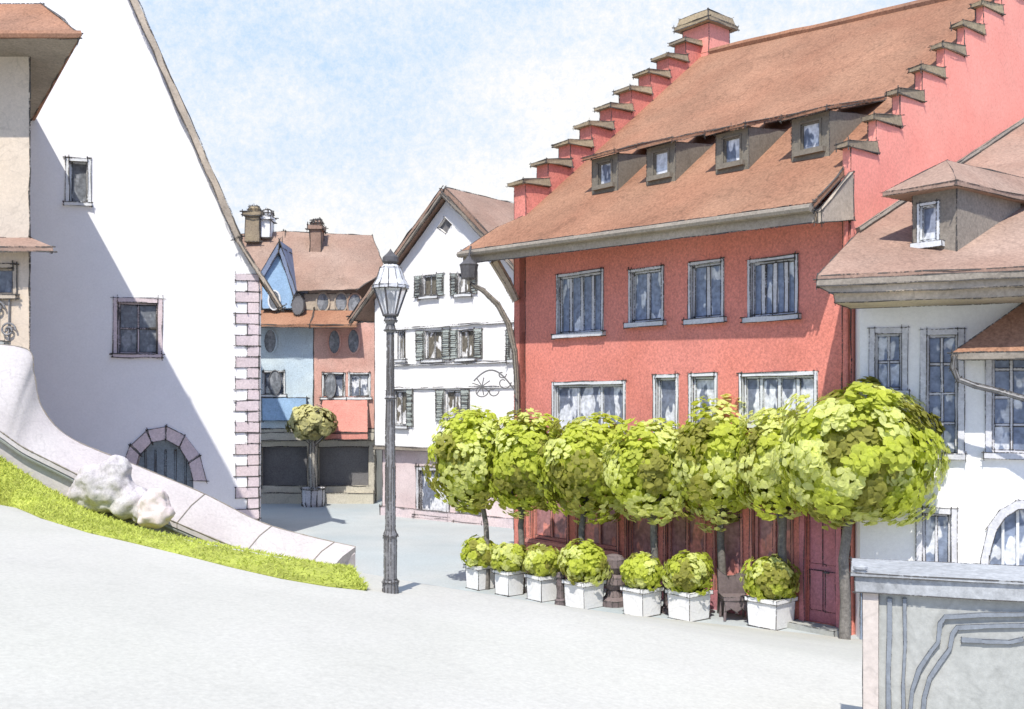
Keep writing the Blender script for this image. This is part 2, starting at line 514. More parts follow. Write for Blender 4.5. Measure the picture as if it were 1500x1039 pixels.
for k in (84, 99, 114):                                     # joints between coping stones
    f0, f1, m1, r, r0, fb = NX[k]
    MB().tube([f0+V((0, -.004, 0)), f1+V((0, -.004, .004)), m1+V((0, 0, .006)), r+V((0, 0, .006))], .014, 4).build('joint', M['soffit'], t)

# carved stones resting on the wall
def lump(name, label, cat, blobs, mat, voxel, loc, seed):
    bm = bmesh.new()
    for c, rad in blobs:
        res = bmesh.ops.create_icosphere(bm, subdivisions=3, radius=1)
        for v in res['verts']:
            v.co = V((v.co.x*rad[0], v.co.y*rad[1], v.co.z*rad[2]))+V(c)
    me = bpy.data.meshes.new(name); 
    bm.to_mesh(me); bm.free(); me.materials.append(mat)
    o = bpy.data.objects.new(name, me); C.objects.link(o); o.location = loc
    md = o.modifiers.new('skin', 'REMESH'); md.mode = 'VOXEL'; md.voxel_size = voxel; md.use_smooth_shade = True
    sm = o.modifiers.new('soft', 'SMOOTH'); sm.factor = .6; sm.iterations = 3
    tx = bpy.data.textures.new(name+'_tex', 'CLOUDS'); tx.noise_scale = .3; tx.noise_depth = 4
    dm = o.modifiers.new('worn', 'DISPLACE'); dm.texture = tx; dm.strength = .26; dm.mid_level = .5
    return tag(o, label, cat)
c0 = P(160, 742, 23.35)
lump('carved_stone', 'large rounded weathered pale carved stone on the stair wall above the grass', 'sculpture',
     [((-.05, 0, .40), (.60, .45, .55)), ((-.55, .05, .25), (.45, .4, .4)), ((.45, .0, .1), (.5, .42, .42)), ((-.35, -.1, .62), (.34, .36, .34)), ((.12, .0, .80), (.36, .34, .34)), ((.85, 0, -.1), (.38, .38, .3))], wash('worn_stone', (.56, .53, .515), .14, .1, tint=(.46, .42, .42), scale=1.6, tide=.2), .055, c0, 1)
c1 = P(226, 742, 22.95)
lump('boulder', 'small round pink boulder beside the large carved stone on the stair wall', 'stone',
     [((0, 0, .02), (.33, .3, .42)), ((-.12, -.05, -.22), (.26, .26, .24)), ((.14, -.04, -.2), (.26, .26, .26)), ((.03, -.08, .25), (.22, .2, .2))], M['pinkst'], .05, c1, 2)

# ------------------------------------------------------------------ white gabled house on the left
plW = Pl((-15.275, 32.5), (-8.55, 34.0))
t = thing('white_house', 'tall white house with steep gable and rose corner stones behind the stair wall', 'house', (-12, 33.5, 0))
def S(pl, pts): return [pl.sz(*p) for p in pts]
cor = plW.sz(378, 800)[0]
apex = plW.sz(96, -215)
kick = plW.sz(345, 352)
wl = MB()
dW = V((-.225, .974, 0))
outl = [(-9, -.3), (cor, -.3), (cor, plW.sz(378, 398)[1]), kick, plW.sz(190, 0), apex, (-9, 10.5)]
w1 = plW.rect(101, 236, 129, 297); w2 = plW.rect(172, 443, 232, 519)
arc = [plW.sz(x, y) for x, y in ((197, 735), (198, 690), (205, 666), (222, 648), (243, 644), (263, 655), (277, 678), (283, 705), (285, 742))]
arc[0] = (arc[0][0], 1.0); arc[-1] = (arc[-1][0], 1.0)
arcm = [(a, b) for a, b in arc]
wl.panel(plW, densify(outl, 1.5), [rect(w1), rect(w2), arcm], reveal=.3)
bk = [plW.pt(*q)+dW*7 for q in outl]
ft = [plW.pt(*q) for q in outl]
for i in range(len(outl)):
    j = (i+1) % len(outl)
    if i in (1, 2, 3, 4, 5, 6): wl.face([ft[i], ft[j], bk[j], bk[i]])
wl.face(bk)
wl.build('wall', M['white'], t)
# roof slabs
rf = MB()
th = .22
def rslab(a, b, back, th, mbld):
    """slab over edge a-b running back by vector"""
    n = (b-a).cross(back).normalized()
    if n.z < 0: n = -n
    mbld.hull8([a, b, b+back, a+back], [a+n*th, b+n*th, b+back+n*th, a+back+n*th])
ev = P(412, 452, 34.05)
av, kv, mv = plW.pt(*apex, .28), plW.pt(*kick, .28), plW.pt(*plW.sz(190, 0), .28)
EVP = ev+V((0, -.28, 0))
for a, b in ((av, mv), (mv, kv), (kv, EVP)): rslab(a, b, dW*(7.6 if b is not EVP else 1.1), th if b is not EVP else .11, rf)
rslab(plW.pt(-9.6, 9.9, .28), av, dW*7.6, th, rf)
rf.build('roof', M['fascia'], t, line=.034)
# quoins
q = MB()
z = 0.0; k = 0
zt = plW.sz(378, 402)[1]
while z < zt-.1:
    h = .36
    lw = .34 if k % 2 else .72
    q.pbox(plW, cor-lw, cor+.03, z+.012, min(z+h, zt)-.012, -.3, .035)
    z += h; k += 1
q.build('quoins', M['quoin'], t, line=.019)
window(t, plW, w1, 1, 1, 'framew', 'paned', dep=.2, surround=.1, ln=.02)
window(t, plW, w2, 2, 2, 'quoin', 'paned', dep=.16, surround=.13, ln=.024)
# arched doorway
cxs = (arc[0][0]+arc[-1][0])/2
vo = MB()
top = arc[1:-1]
for i in range(len(top)-1):
    a, b = V(top[i]), V(top[i+1]); cc = V((cxs, 2.1))
    a2 = a+(a-cc).normalized()*.42; b2 = b+(b-cc).normalized()*.42
    e = (b-a)*.04
    vo.prism([plW.pt(*(a+e), -.1), plW.pt(*(b-e), -.1), plW.pt(*(b2-e), -.1), plW.pt(*(a2+e), -.1)], V((plW.n.x, plW.n.y, 0))*.15)
dd = MB().panel(plW, arc, [], o=-.28)
for k in range(1, 6):
    x = arc[0][0]+(arc[-1][0]-arc[0][0])*k/6; dd.pbox(plW, x-.02, x+.02, 1.0, 3.0, -.279, -.25)
dob = dd.build('arched_door', wash('slate_door', (.22, .26, .28), .15, .1), t, line=.018)
vo.build('voussoirs', M['quoin'], t, line=.02)

# ------------------------------------------------------------------ cream house on far left
plY = Pl((-19.0, 26.5), (-12.48, 26.5))
t = thing('cream_house', 'cream coloured house corner at the left edge with a flared orange tile roof', 'house', (-14, 27, 0))
zE = 13.55
tip = P(116, 56, 25.15); zE = tip.z
corn = plY.pt(plY.len, 0)
bw = V((-15.45, 32.46, 0))
wy = plY.rect(-14, 392, 20, 432)
wl = MB().panel(plY, densify([(-2, 1.5), (plY.len, 1.5), (plY.len, zE+.05), (-2, zE+.05)], 1.5), [rect(wy)])
wl.face([corn+V((0, 0, 1.5)), bw+V((0, 0, 1.5)), bw+V((0, 0, zE+.05)), corn+V((0, 0, zE+.05))])
wl.face([corn+V((0, 0, zE+.05)), bw+V((0, 0, zE+.05)), plY.pt(-2, zE+.05)+V((0, 6, 0)), plY.pt(-2, zE+.05)])
wl.build('wall', M['yellow'], t, line=.024)
e0 = plY.pt(-2.6, zE); e0.y = tip.y; e0.z = zE
eb = P(46, 176, 32.45); eb.z = zE
rt = P(62, 6, 26.6); 
rb = V((eb.x-2.0, eb.y-.3, rt.z+.1)); rl = V((e0.x, rt.y+.2, rt.z+.05))
MB().hull8([e0, tip, eb, V((e0.x, eb.y, zE))], [e0+V((0, 0, .12)), tip+V((0, 0, .12)), eb+V((0, 0, .12)), V((e0.x, eb.y, zE+.12))]).build('soffit', M['soffit'], t, line=.026)
r = MB()
d3 = V((0, 0, .125))
r.face([e0+d3, tip+d3, rt, rl]); r.face([tip+d3, eb+d3, rb, rt]); r.face([rl, rt, rb, V((rl.x, rb.y, rb.z))])
r.build('roof', M['roof3'], t, line=.03)
f = MB().tube([e0+V((0, -.03, .08)), tip+V((.03, -.03, .08)), eb+V((.05, 0, .08))], .10, 6)
f.build('eave_board', M['roof3'], t, line=.0)
window(t, plY, wy, 1, 1, 'fascia', 'paned', dep=.16, surround=.09, ln=.022)
cz = plY.sz(40, 372)[1]
cn = MB()
k0 = plY.pt(-2, cz+.30, 0); k1 = plY.pt(plY.len+.02, cz+.30, 0); k2 = plY.pt(plY.len+.85, cz-.02, .55); k3 = plY.pt(-2, cz-.02, .75)
cn.prism([k0, k1, k2, k3], (0, 0, .12))
cn.prism([plY.pt(plY.len+.02, cz+.30, 0), plY.pt(plY.len+.85, cz-.02, .55), plY.pt(plY.len+.02, cz+.2, -1.2)], (0, 0, .12))
cn.build('canopy', M['roof2'], t, line=.024)
# scrolled window grille below
sg = MB()
gz0, gz1 = plY.sz(10, 500)[1], plY.sz(10, 436)[1]
for k in range(3):
    sx = plY.sz(-18+k*16, 460)[0]
    pts = []
    for i in range(26):
        a = i/25*6.28*1.6; rr = .20*(1-i/32)
        pts.append(plY.pt(sx+rr*math.cos(a), (gz0+gz1)/2+.28*((k % 2)*2-1)+rr*math.sin(a), .08))
    sg.tube(pts, .028, 5)
    sg.tube([plY.pt(sx, gz0, .05), plY.pt(sx+.02, gz1, .05)], .025, 5)
sg.build('iron_grille', M['lampiron'], t)
MB().pbox(plY, -2, plY.len-.55, gz0-.12, gz0, 0, .2).build('ledge', M['stone2'], t, line=.022)

# ------------------------------------------------------------------ far blue and coral houses
def ellipse_window(par, pl, px, py, w, h, fm, pm, o=0.0, frame=.07, dep=None):
    s, z = pl.sz(px, py, o); d = pl.A.y
    a, b = w/2/F*47, h/2/F*47
    fr = MB(); n = 14
    pts = []
    for k in range(n):
        an = 2*math.pi*k/n; pts.append((math.cos(an), math.sin(an)))
    for k in range(n):
        c, e = pts[k], pts[(k+1) % n]
        qs = [pl.pt(s+c[0]*a, z+c[1]*b, o), pl.pt(s+e[0]*a, z+e[1]*b, o), pl.pt(s+e[0]*(a+frame), z+e[1]*(b+frame), o), pl.pt(s+c[0]*(a+frame), z+c[1]*(b+frame), o)]
        fr.prism(qs, V((pl.n.x, pl.n.y, 0))*.06)
    w_ = fr.build('oval_window', M[fm], par)
    MB().prism([pl.pt(s+c[0]*a, z+c[1]*b, o-.01) for c in pts], V((pl.n.x, pl.n.y, 0))*.035).build('pane', M[pm], w_, line=.02)

D = 47.0
def XW(px, d=D): return (px-CX)/F*d
def ZW(py, d=D): return EYE-(py-CY)/F*d
plB = Pl((XW(355), D), (XW(459), D)); plR = Pl((XW(459.5), D), (XW(549), D))
zc, z2, z3 = ZW(655), ZW(628), ZW(482)
def far_house(name, label, pl, mat, x0, x1, holes_px, garage, base):
    t = thing(name, label, 'house', (pl.A.x+1.5, D, 0))
    holes = [rect(pl.rect(*h)) for h in holes_px]
    gr = pl.rect(*garage)
    w = MB().panel(pl, [(0, z2), (pl.len, z2), (pl.len, z3+.3), (0, z3+.3)], holes)
    w.pbox(pl, 0, pl.len, z2, z3+.3, -6, -.35)
    w.build('wall', M[mat], t, line=.03)
    b = MB().panel(pl, [(0, -.2), (pl.len, -.2), (pl.len, z2-.02), (0, z2-.02)], [rect(gr)], o=.03, reveal=.4)
    b.pbox(pl, 0, pl.len, -.2, z2-.02, -6, -.4)
    b.build('ground_storey', M['beige'], t, line=.03)
    MB().pbox(pl, gr[0], gr[2], gr[1], gr[3], -.36, -.30).build('garage_door', M['garage'], t)
    MB().pbox(pl, -.0, pl.len, ZW(645), ZW(634), .03, .26).build('cornice', M['beige'], t, line=.034)
    MB().pbox(pl, 0, pl.len, -.1, ZW(722), .03, .30).build('plinth', M['beige'], t, line=.03)
    return t
tb = far_house('blue_house', 'narrow pale blue house behind the potted tree, next to the white house corner stones', plB, 'blue', 355, 459, [(386, 545, 416, 578)], (383, 655, 450, 712), 0)
tr = far_house('coral_house', 'narrow coral red house behind the lamp post, right of the blue house', plR, 'redfar', 459, 549, [(474, 548, 504, 582), (512, 548, 541, 582)], (466, 655, 540, 712), 0)
for px, py in ((396, 500),): ellipse_window(tb, plB, px, py, 17, 34, 'blue', 'paned', o=.0)
for px, py in ((490, 501), (518, 500)): ellipse_window(tr, plR, px, py, 16, 34, 'redfar', 'paned', o=.0)
ww = window(tb, plB, plB.rect(386, 545, 416, 578), 1, 1, 'framew', 'panec', dep=.15, surround=.05, ln=.02)
ellipse_window(tb, plB, 403, 561, 17, 36, 'garage', 'paned', o=.12, frame=.03)
for r_ in ((474, 548, 504, 582), (512, 548, 541, 582)):
    window(tr, plR, plR.rect(*r_), 2, 1, 'framew', 'panec', dep=.15, surround=.06, ln=.02)
ellipse_window(tr, plR, 484, 565, 16, 36, 'garage', 'paned', o=.12, frame=.03)
MB().pbox(plB, *[plB.rect(385, 616, 450, 583)[k] for k in (0, 2, 3, 1)], .02, .16).build('spandrel_panel', M['bluepanel'], tb, line=.025)
r_ = plR.rect(466, 583, 542, 634)
MB().prism([plR.pt(r_[0]+.25, r_[3], .03), plR.pt(r_[2]-.1, r_[3], .03), plR.pt(r_[2], r_[1], .75), plR.pt(r_[0], r_[1], .75)], (0, 0, .06)).pbox(plR, r_[0], r_[2], r_[1]-.28, r_[1]+.002, .70, .75).build('awning', M['redpanel'], tr, line=.028)
# roofs: pent eave strip, dormer row and main roof
def strip(t, pl, s0, s1):
    a, b = pl.pt(s0, ZW(480, 46.2), .9), pl.pt(s1, ZW(480, 46.2), .9)
    c, d = pl.pt(s1, ZW(458), -.2), pl.pt(s0, ZW(458), -.2)
    MB().prism([a, b, c, d], (0, 0, .12)).build('eave_roof', M['roof'], t, line=.034)
strip(tb, plB, 0, plB.len); strip(tr, plR, 0, plR.len-.7)
zs = ZW(458); zR = ZW(338, 49.5)
MB().pbox(plR, -.5, plR.len-1.15, zs-.1, ZW(428)-.05, -1.2, -.25).build('dormer_wall', M['fascia'], tr, line=.03)
for px in (473, 500):
    ellipse_window(tr, plR, px, 443, 17, 26, 'fascia', 'framed' if px < 0 else 'paned', o=-.24)
ellipse_window(tr, plR, 520, 447, 20, 32, 'roof2', 'paned', o=-.20)
m = MB()
a, b = plR.pt(-1.65, ZW(428), .05), plR.pt(plR.len-.75, ZW(424), .05)
e = plR.pt(plR.len+.35, ZW(392), -1.3)
c, d = P(545, 345, 50.5), P(415, 339, 50.5)
m.face([a, b, e, c, d]); m.face([e, c, V((c.x+.6, c.y+4, c.z-4)), V((e.x, e.y+3, e.z-.5))])
m.face([a, d, V((d.x-.5, d.y+2, d.z-2)), V((a.x-.2, a.y+2, a.z-.5))])
m.face([d, c, V((c.x+.6, c.y+4, c.z-4)), V((d.x-.5, d.y+4, d.z-4))])
m.build('roof', M['roof2'], tr, line=.036)
m = MB()
a, b = P(300, 440, 47.3), P(414, 440, 47.3); c, d = P(418, 339, 50.4), P(320, 345, 50.4)
m.face([a, b, c, d]); m.face([d, c, c+V((0, 4, -4)), d+V((0, 4, -4))]); m.build('roof', M['roof2'], tb, line=.034)
# blue cross gable in front of that roof
m = MB()
g0 = [P(384, 452, 46.9), P(430, 452, 46.9), P(429, 430, 46.9), P(408, 372, 46.9), P(384, 405, 46.9)]
m.prism(g0, (0, 3.0, 0)); m.build('cross_gable', M['bluepanel'], tb, line=.032)
m = MB()
m.prism([P(382, 398, 46.7), P(409, 352, 46.7), P(412, 362, 46.7), P(384, 409, 46.7)], (0, 3.2, 0))
m.prism([P(409, 352, 46.7), P(434, 428, 46.7), P(430, 434, 46.7), P(408, 366, 46.7)], (0, 3.2, 0))
m.build('gable_roof', wash('slate_blue_roof', (.20, .24, .33), .2, .1), tb, line=.03)
plG = Pl((XW(384, 46.9), 46.9), (XW(430, 46.9), 46.9))
ellipse_window(tb, plG, 402, 440, 15, 26, 'framew', 'paned', o=.01)
ov = [P(436+9*math.cos(2*math.pi*k/14), 447+15*math.sin(2*math.pi*k/14), 46.7) for k in range(14)]
MB().prism(ov, (0, 1.1, 0)).build('oval_dormer', M['garage'], tb, line=.028)
# chimneys
for par, x0, x1, y0, y1, d, mt in ((tb, 362, 383, 312, 356, 50, 'capst'), (tb, 385, 398, 318, 350, 50.2, 'whiteR'), (tr, 456, 472, 332, 378, 49.6, 'roof2')):
    m = MB().box((XW((x0+x1)/2, d), d), XW(x1, d)-XW(x0, d), .8, ZW(y1, d), ZW(y0+6, d))
    m.box((XW((x0+x1)/2, d), d), (XW(x1, d)-XW(x0, d))*1.3, 1.0, ZW(y0+6, d)+.002, ZW(y0, d))
    m.lathe((XW((x0+x1)/2, d), d), [(.26, ZW(y0, d)+.003), (.3, ZW(y0-5, d)), (.2, ZW(y0-9, d))], 10)
    m.build('chimney', M[mt], par, line=.036)

# ------------------------------------------------------------------ white gabled house in the middle
plM = Pl((XW(549, 42), 42.0), (XW(765, 37), 37.0))
t = thing('gabled_house', 'white house with pointed gable and grey green shutters behind the lamp post', 'house', (-2.7, 39.5, 0))
bkM = V((-plM.n.x, -plM.n.y, 0))
ap = plM.sz(658, 284); le = plM.sz(524, 470); zl = le[1]
zj = plM.sz(650, 657)[1]
sl = plM.sz(549, 600)[0]; sr = plM.len
re_ = (sr+.2, plM.sz(765, 470)[1])
slope = (ap[1]-le[1])/(ap[0]-le[0])
re_ = (ap[0]+(ap[1]-zl)/slope, zl)
wins = {k: plM.rect(*v) for k, v in dict(a=(619, 403, 640, 434), b=(671, 400, 690, 431), c=(623, 484, 648, 527), d=(672, 483, 695, 525), e=(577, 572, 596, 624), f=(652, 572, 676, 616), h=(583, 484, 594, 527), i=(749, 484, 761, 527)).items()}
gl = plM.rect(606, 690, 648, 756); g2 = plM.rect(664, 742, 698, 766)
dia = [plM.sz(*q) for q in ((651, 318), (662, 329), (653, 343), (641, 333))]
outl = [(sl, zj), (sr, zj), (sr, zl), (min(re_[0], sr), ap[1]-slope*(min(re_[0], sr)-ap[0])), (ap[0], ap[1]-.12), (sl, ap[1]-.12-slope*(ap[0]-sl))]
outl = [(sl, zj), (sr, zj), (sr, ap[1]-.12-slope*(sr-ap[0])), (ap[0], ap[1]-.12), (sl, ap[1]-.12-slope*(ap[0]-sl))]
w = MB().panel(plM, outl, [rect(r) for r in wins.values()]+[dia], reveal=.2)
fr_ = [plM.pt(*q) for q in outl]; bb = [p+bkM*9 for p in fr_]
for i in range(5):
    j = (i+1) % 5; w.face([fr_[j], fr_[i], bb[i], bb[j]])
w.face(bb)
w.build('wall', M['whiteR'], t, line=.022)
w = MB().panel(plM, [(sl+.15, -.2), (sr, -.2), (sr, zj-.01), (sl+.15, zj-.01)], [rect(gl), rect(g2)], o=-.28, reveal=.2)
w.pbox(plM, sl+.15, sr, -.2, zj-.01, -8.5, -.5)
w.build('ground_storey', M['pinkst'], t, line=.026)
MB().pbox(plM, sl-.04, sr, zj-.14, zj-.005, -.25, .04).build('jetty_beam', M['soffit'], t, line=.024)
for k, r in wins.items():
    window(t, plM, r, 2, 1, 'framew', 'paneo', 'shutter' if k != 'h' else None, dep=.14, surround=.0, ln=.022)
q = plM.rect(744, 484, 752, 527)
MB().panel(plM, dia, [], o=-.15).build('attic_window', M['garage'], t, line=.024)
m = MB()
for y0 in (533, 478, 568):
    z = plM.sz(650, y0)[1]; a0, a1 = (plM.sz(575, y0)[0], sr)
    m.pbox(plM, a0, a1, z-.03, z+.03, -.02, .07)
m.build('string_course', M['whiteR'], t, line=.022)
window(t, plM, gl, 1, 1, 'frame', 'panec', o=-.28, dep=.14, surround=.12, ln=.03, label='grey framed shop window of the rose ground storey')
window(t, plM, g2, 1, 1, 'frame', 'panec', o=-.28, dep=.14, surround=.1, ln=.026)
MB().pbox(plM, sl+.15, sr, -.1, .35, -.27, -.16).build('plinth', M['quoin'], t, line=.026)
m = MB()
apo = plM.pt(ap[0], ap[1]+.02, .35)
L_ = plM.pt(le[0], le[1], .35); R_ = plM.pt(ap[0]+(ap[0]-le[0])*.95, ap[1]-slope*(ap[0]-le[0])*.95, .35)
rslab(L_, apo, bkM*9.5, .2, m); rslab(apo, R_, bkM*9.5, .2, m)
m.build('roof', M['roof2'], t, line=.034)
m = MB()
m.prism([L_+V((0, 0, -.14)), apo+V((0, 0, -.16)), apo, L_], V((plM.n.x, plM.n.y, 0))*.06); m.prism([apo+V((0, 0, -.16)), R_+V((0, 0, -.14)), R_, apo], V((plM.n.x, plM.n.y, 0))*.06)
m.build('bargeboard', M['soffit'], t, line=.03)

# ------------------------------------------------------------------ big red house with stepped gables
plF = Pl((.2, 28.0), (6.7, 20.3))
LEN = plF.len
t = thing('stepped_gable_house', 'large red house with stepped gables and brown tile roof behind the tree row', 'house', (3.45, 24.15, 0))
W = lambda s, w, z: plF.pt(s, z, -w)
def zeave(s): return 8.72-.03*s
HW0, HW1 = 7.5, 7.5
def zroof(s, w):
    k = s/LEN
    zr = 15.72*(1-k)+14.9*k
    return zeave(s)+(zr-zeave(s))*(w+1.2)/(8.7)
up = [plF.rect(*q) for q in ((818, 402, 882, 488), (924, 396, 970, 472), (1012, 386, 1058, 467), (1099, 381, 1166, 463))]
lo = [plF.rect(*q) for q in ((812, 563, 914, 634), (961, 553, 991, 636), (1013, 551, 1048, 632), (1087, 550, 1194, 620))]
gd = [plF.rect(*q) for q in ((778, 762, 832, 812), (846, 764, 905, 820), (918, 768, 962, 850), (975, 770, 1032, 880), (1048, 772, 1086, 884), (1102, 774, 1160, 850))]
def norm(l, z0=None):
    return [(r[0], z0 if z0 is not None else r[1], r[2], r[3]) for r in l]
gd = [(a, .95 if i in (0, 1, 5) else .12, b, 2.75) for i, (a, _, b, _) in enumerate(gd)]
dr = plF.rect(1180, 790, 1226, 925); dr = (dr[0], .1, dr[2], 2.9)
ztop = zeave(5)+.55
w = MB().panel(plF, densify([(0, -.2), (LEN, -.2), (LEN, ztop), (0, ztop)], 1.6), [rect(r) for r in up+lo+gd+[dr]], reveal=.2)
w.build('facade_wall', M['red'], t)
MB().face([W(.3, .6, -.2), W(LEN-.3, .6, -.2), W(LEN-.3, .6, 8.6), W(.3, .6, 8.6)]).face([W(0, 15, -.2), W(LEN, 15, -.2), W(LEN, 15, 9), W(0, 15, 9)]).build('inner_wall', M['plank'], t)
for i, r in enumerate(up):
    window(t, plF, r, (4, 2, 2, 4)[i], 1, 'frame', 'pane', dep=.14, surround=.06, fw=.06, mw=.10, ln=.015)
for i, r in enumerate(lo):
    window(t, plF, r, (3, 1, 1, 4)[i], 1, 'framew', 'panec', dep=.14, surround=.07, fw=.07, mw=.09, ln=.014)
for i, r in enumerate(gd):
    window(t, plF, r, (2, 2, 1, 2, 1, 2)[i], 1, 'redpanel', 'panew', dep=.15, surround=.05, sill=i in (0, 1, 5), fw=.09, mw=.08, ln=.012)
# entrance door
m = MB().pbox(plF, dr[0]-.12, dr[0], .02, dr[3]+.12, -.05, .05).pbox(plF, dr[2], dr[2]+.12, .02, dr[3]+.12, -.05, .05).pbox(plF, dr[0]+.001, dr[2]-.001, dr[3]+.0, dr[3]+.12, -.05, .05)
m.build('door_frame', M['door'], t, line=.013)
m = MB().pbox(plF, dr[0], dr[2], dr[1], dr[3], -.2, -.14)
for a in (0.06, .54):
    for z0, z1 in ((.25, 1.05), (1.2, 2.6)):
        w_ = dr[2]-dr[0]; m.pbox(plF, dr[0]+w_*a, dr[0]+w_*(a+.38), dr[1]+z0, dr[1]+z1, -.1399, -.115)
dob = m.build('door', M['door'], t, line=.012)
MB().tube([plF.pt((dr[0]+dr[2])/2+.05, 1.15, -.12), plF.pt((dr[0]+dr[2])/2+.05, 1.15, -.04), plF.pt((dr[0]+dr[2])/2+.16, 1.15, -.04)], .018, 6).build('handle', M['iron'], dob)
MB().pbox(plF, dr[0]-.2, dr[2]+.2, -.05, .11, .0, .4).build('doorstep', M['stone2'], t, line=.012)
MB().pbox(plF, 0.0, dr[0]-.25, -.1, .42, .002, .06).build('plinth', M['door'], t)
# roof
m = MB(); NSs = 10
def rp(s, w, dz=0): return W(s, w, zroof(s, w)+dz)
def gridroof(mb_, s0f, s1f, ws, dz):
    for i in range(len(ws)-1):
        for k in range(NSs):
            q = []
            for (kk, wi) in ((k, ws[i]), (k+1, ws[i]), (k+1, ws[i+1]), (k, ws[i+1])):
                a, b = s0f(wi), s1f(wi); q.append(rp(a+(b-a)*kk/NSs, wi, dz))
            mb_.face(q)
s0f = lambda w: (-1.05 if w < -.5 else (-.55 if w < 0 else .24))
s1f = lambda w: LEN-.06 if w < -.1 else LEN-.15
ws = [-1.2, -.35, .05, 1, 2, 3, 4, 5, 6, 7, 7.5]
gridroof(m, s0f, s1f, ws, .0)
lowr = MB()
a, b = -1.05, LEN-.06
m.face([rp(a, -1.2), rp(b, -1.2), rp(b, -1.2, -.14), rp(a, -1.2, -.14)])
m.face([rp(b, -1.2), rp(b, -.12), rp(b, -.12, -.14), rp(b, -1.2, -.14)])
m.face([rp(a, -1.2), rp(a, -1.2, -.14), rp(-.55, -.35, -.14), rp(-.55, -.35)])
# back slope
m.face([rp(.24, 7.5), rp(LEN-.48, 7.5), W(LEN-.48, 15.5, 8.8), W(.24, 15.5, 8.8)])
m.build('roof', M['roof'], t, line=.017)
MB().tube([rp(.24, 7.5, .02).lerp(rp(LEN-.48, 7.5, .02), k/14)+V((0, 0, random.uniform(-.02, .02))) for k in range(15)], .13, 8).build('ridge_tiles', M['roof3'], t)
# soffit and fascia
m = MB()
m.hull8([W(a, -1.12, zeave(a)-.36), W(b-.02, -1.12, zeave(b)-.36), W(b-.02, -.003, zeave(b)+.02), W(-.9, -.003, zeave(0)+.02)],
        [W(a, -1.12, zeave(a)-.15), W(b-.02, -1.12, zeave(b)-.15), W(b-.02, -.003, zeave(b)+.25), W(-.9, -.003, zeave(0)+.25)])
m.build('eave_soffit', M['fascia'], t, line=.016)
MB().tube([W(a-.05+(b-a+.05)*k/12, -1.24, zeave(a+(b-a)*k/12)-.1) for k in range(13)], .085, 8).build('gutter', M['soffit'], t)
m = MB()                                                    # shoulder under the near end of the eave
m.prism([W(LEN-.001, -1.1, zeave(LEN)-.38), W(LEN-.001, -1.1, zeave(LEN)-.16), W(LEN-.001, 0, zeave(LEN)+.75), W(LEN-.001, 0, zeave(LEN)-.2)], V((plF.u.x, plF.u.y, 0))*.08)
m.build('eave_end_board', M['fascia'], t, line=.018)
# dormers under one shed roof
DS = [plF.sz(x, 260, -.5)[0] for x in (886, 968, 1072, 1187)]
wd = .5
DOB = []
for i, s in enumerate(DS):
    zb = zroof(s, wd)-.06; hh = .98; hwid = .46
    m = MB()
    z1 = zb+hh
    wb_ = wd+hh/.80
    fr = plF.rect; r = (s-.24, zb+.26, s+.24, z1-.14)
    pd = Pl((W(0, wd, 0).x, W(0, wd, 0).y), (W(LEN, wd, 0).x, W(LEN, wd, 0).y))
    m.panel(pd, [(s-hwid, zb-.1), (s+hwid, zb-.1), (s+hwid, z1), (s-hwid, z1)], [rect(r)], reveal=.12)
    for sg in (-1, 1):
        m.face([W(s+sg*hwid, wd, zb-.1), W(s+sg*hwid, wd, z1), W(s+sg*hwid, wb_+.9, z1+.25), W(s+sg*hwid, wb_+.3, zroof(s, wb_+.3)-.1)])
    dm = m.build('dormer', M['framed'], t, line=.015); DOB.append(dm)
    window(dm, pd, r, 1, 1, 'framed', 'panec', dep=.09, surround=.03, fw=.04, ln=.0, sill=True)
for i, s in enumerate(DS):
    m = MB(); sa, sb = s-.46-.10, s+.46+.09
    zt = zroof(s, wd)-.06+.98+.01
    lo4 = [W(sa, wd-.24, zt-.05), W(sb, wd-.24, zt-.05), W(sb, wd+2.0, zroof(sb, wd+2.0)+.03), W(sa, wd+2.0, zroof(sa, wd+2.0)+.03)]
    m.hull8(lo4, [p+V((0, 0, .07)) for p in lo4])
    m.build('dormer_roof', M['roof'], DOB[i], line=.017)
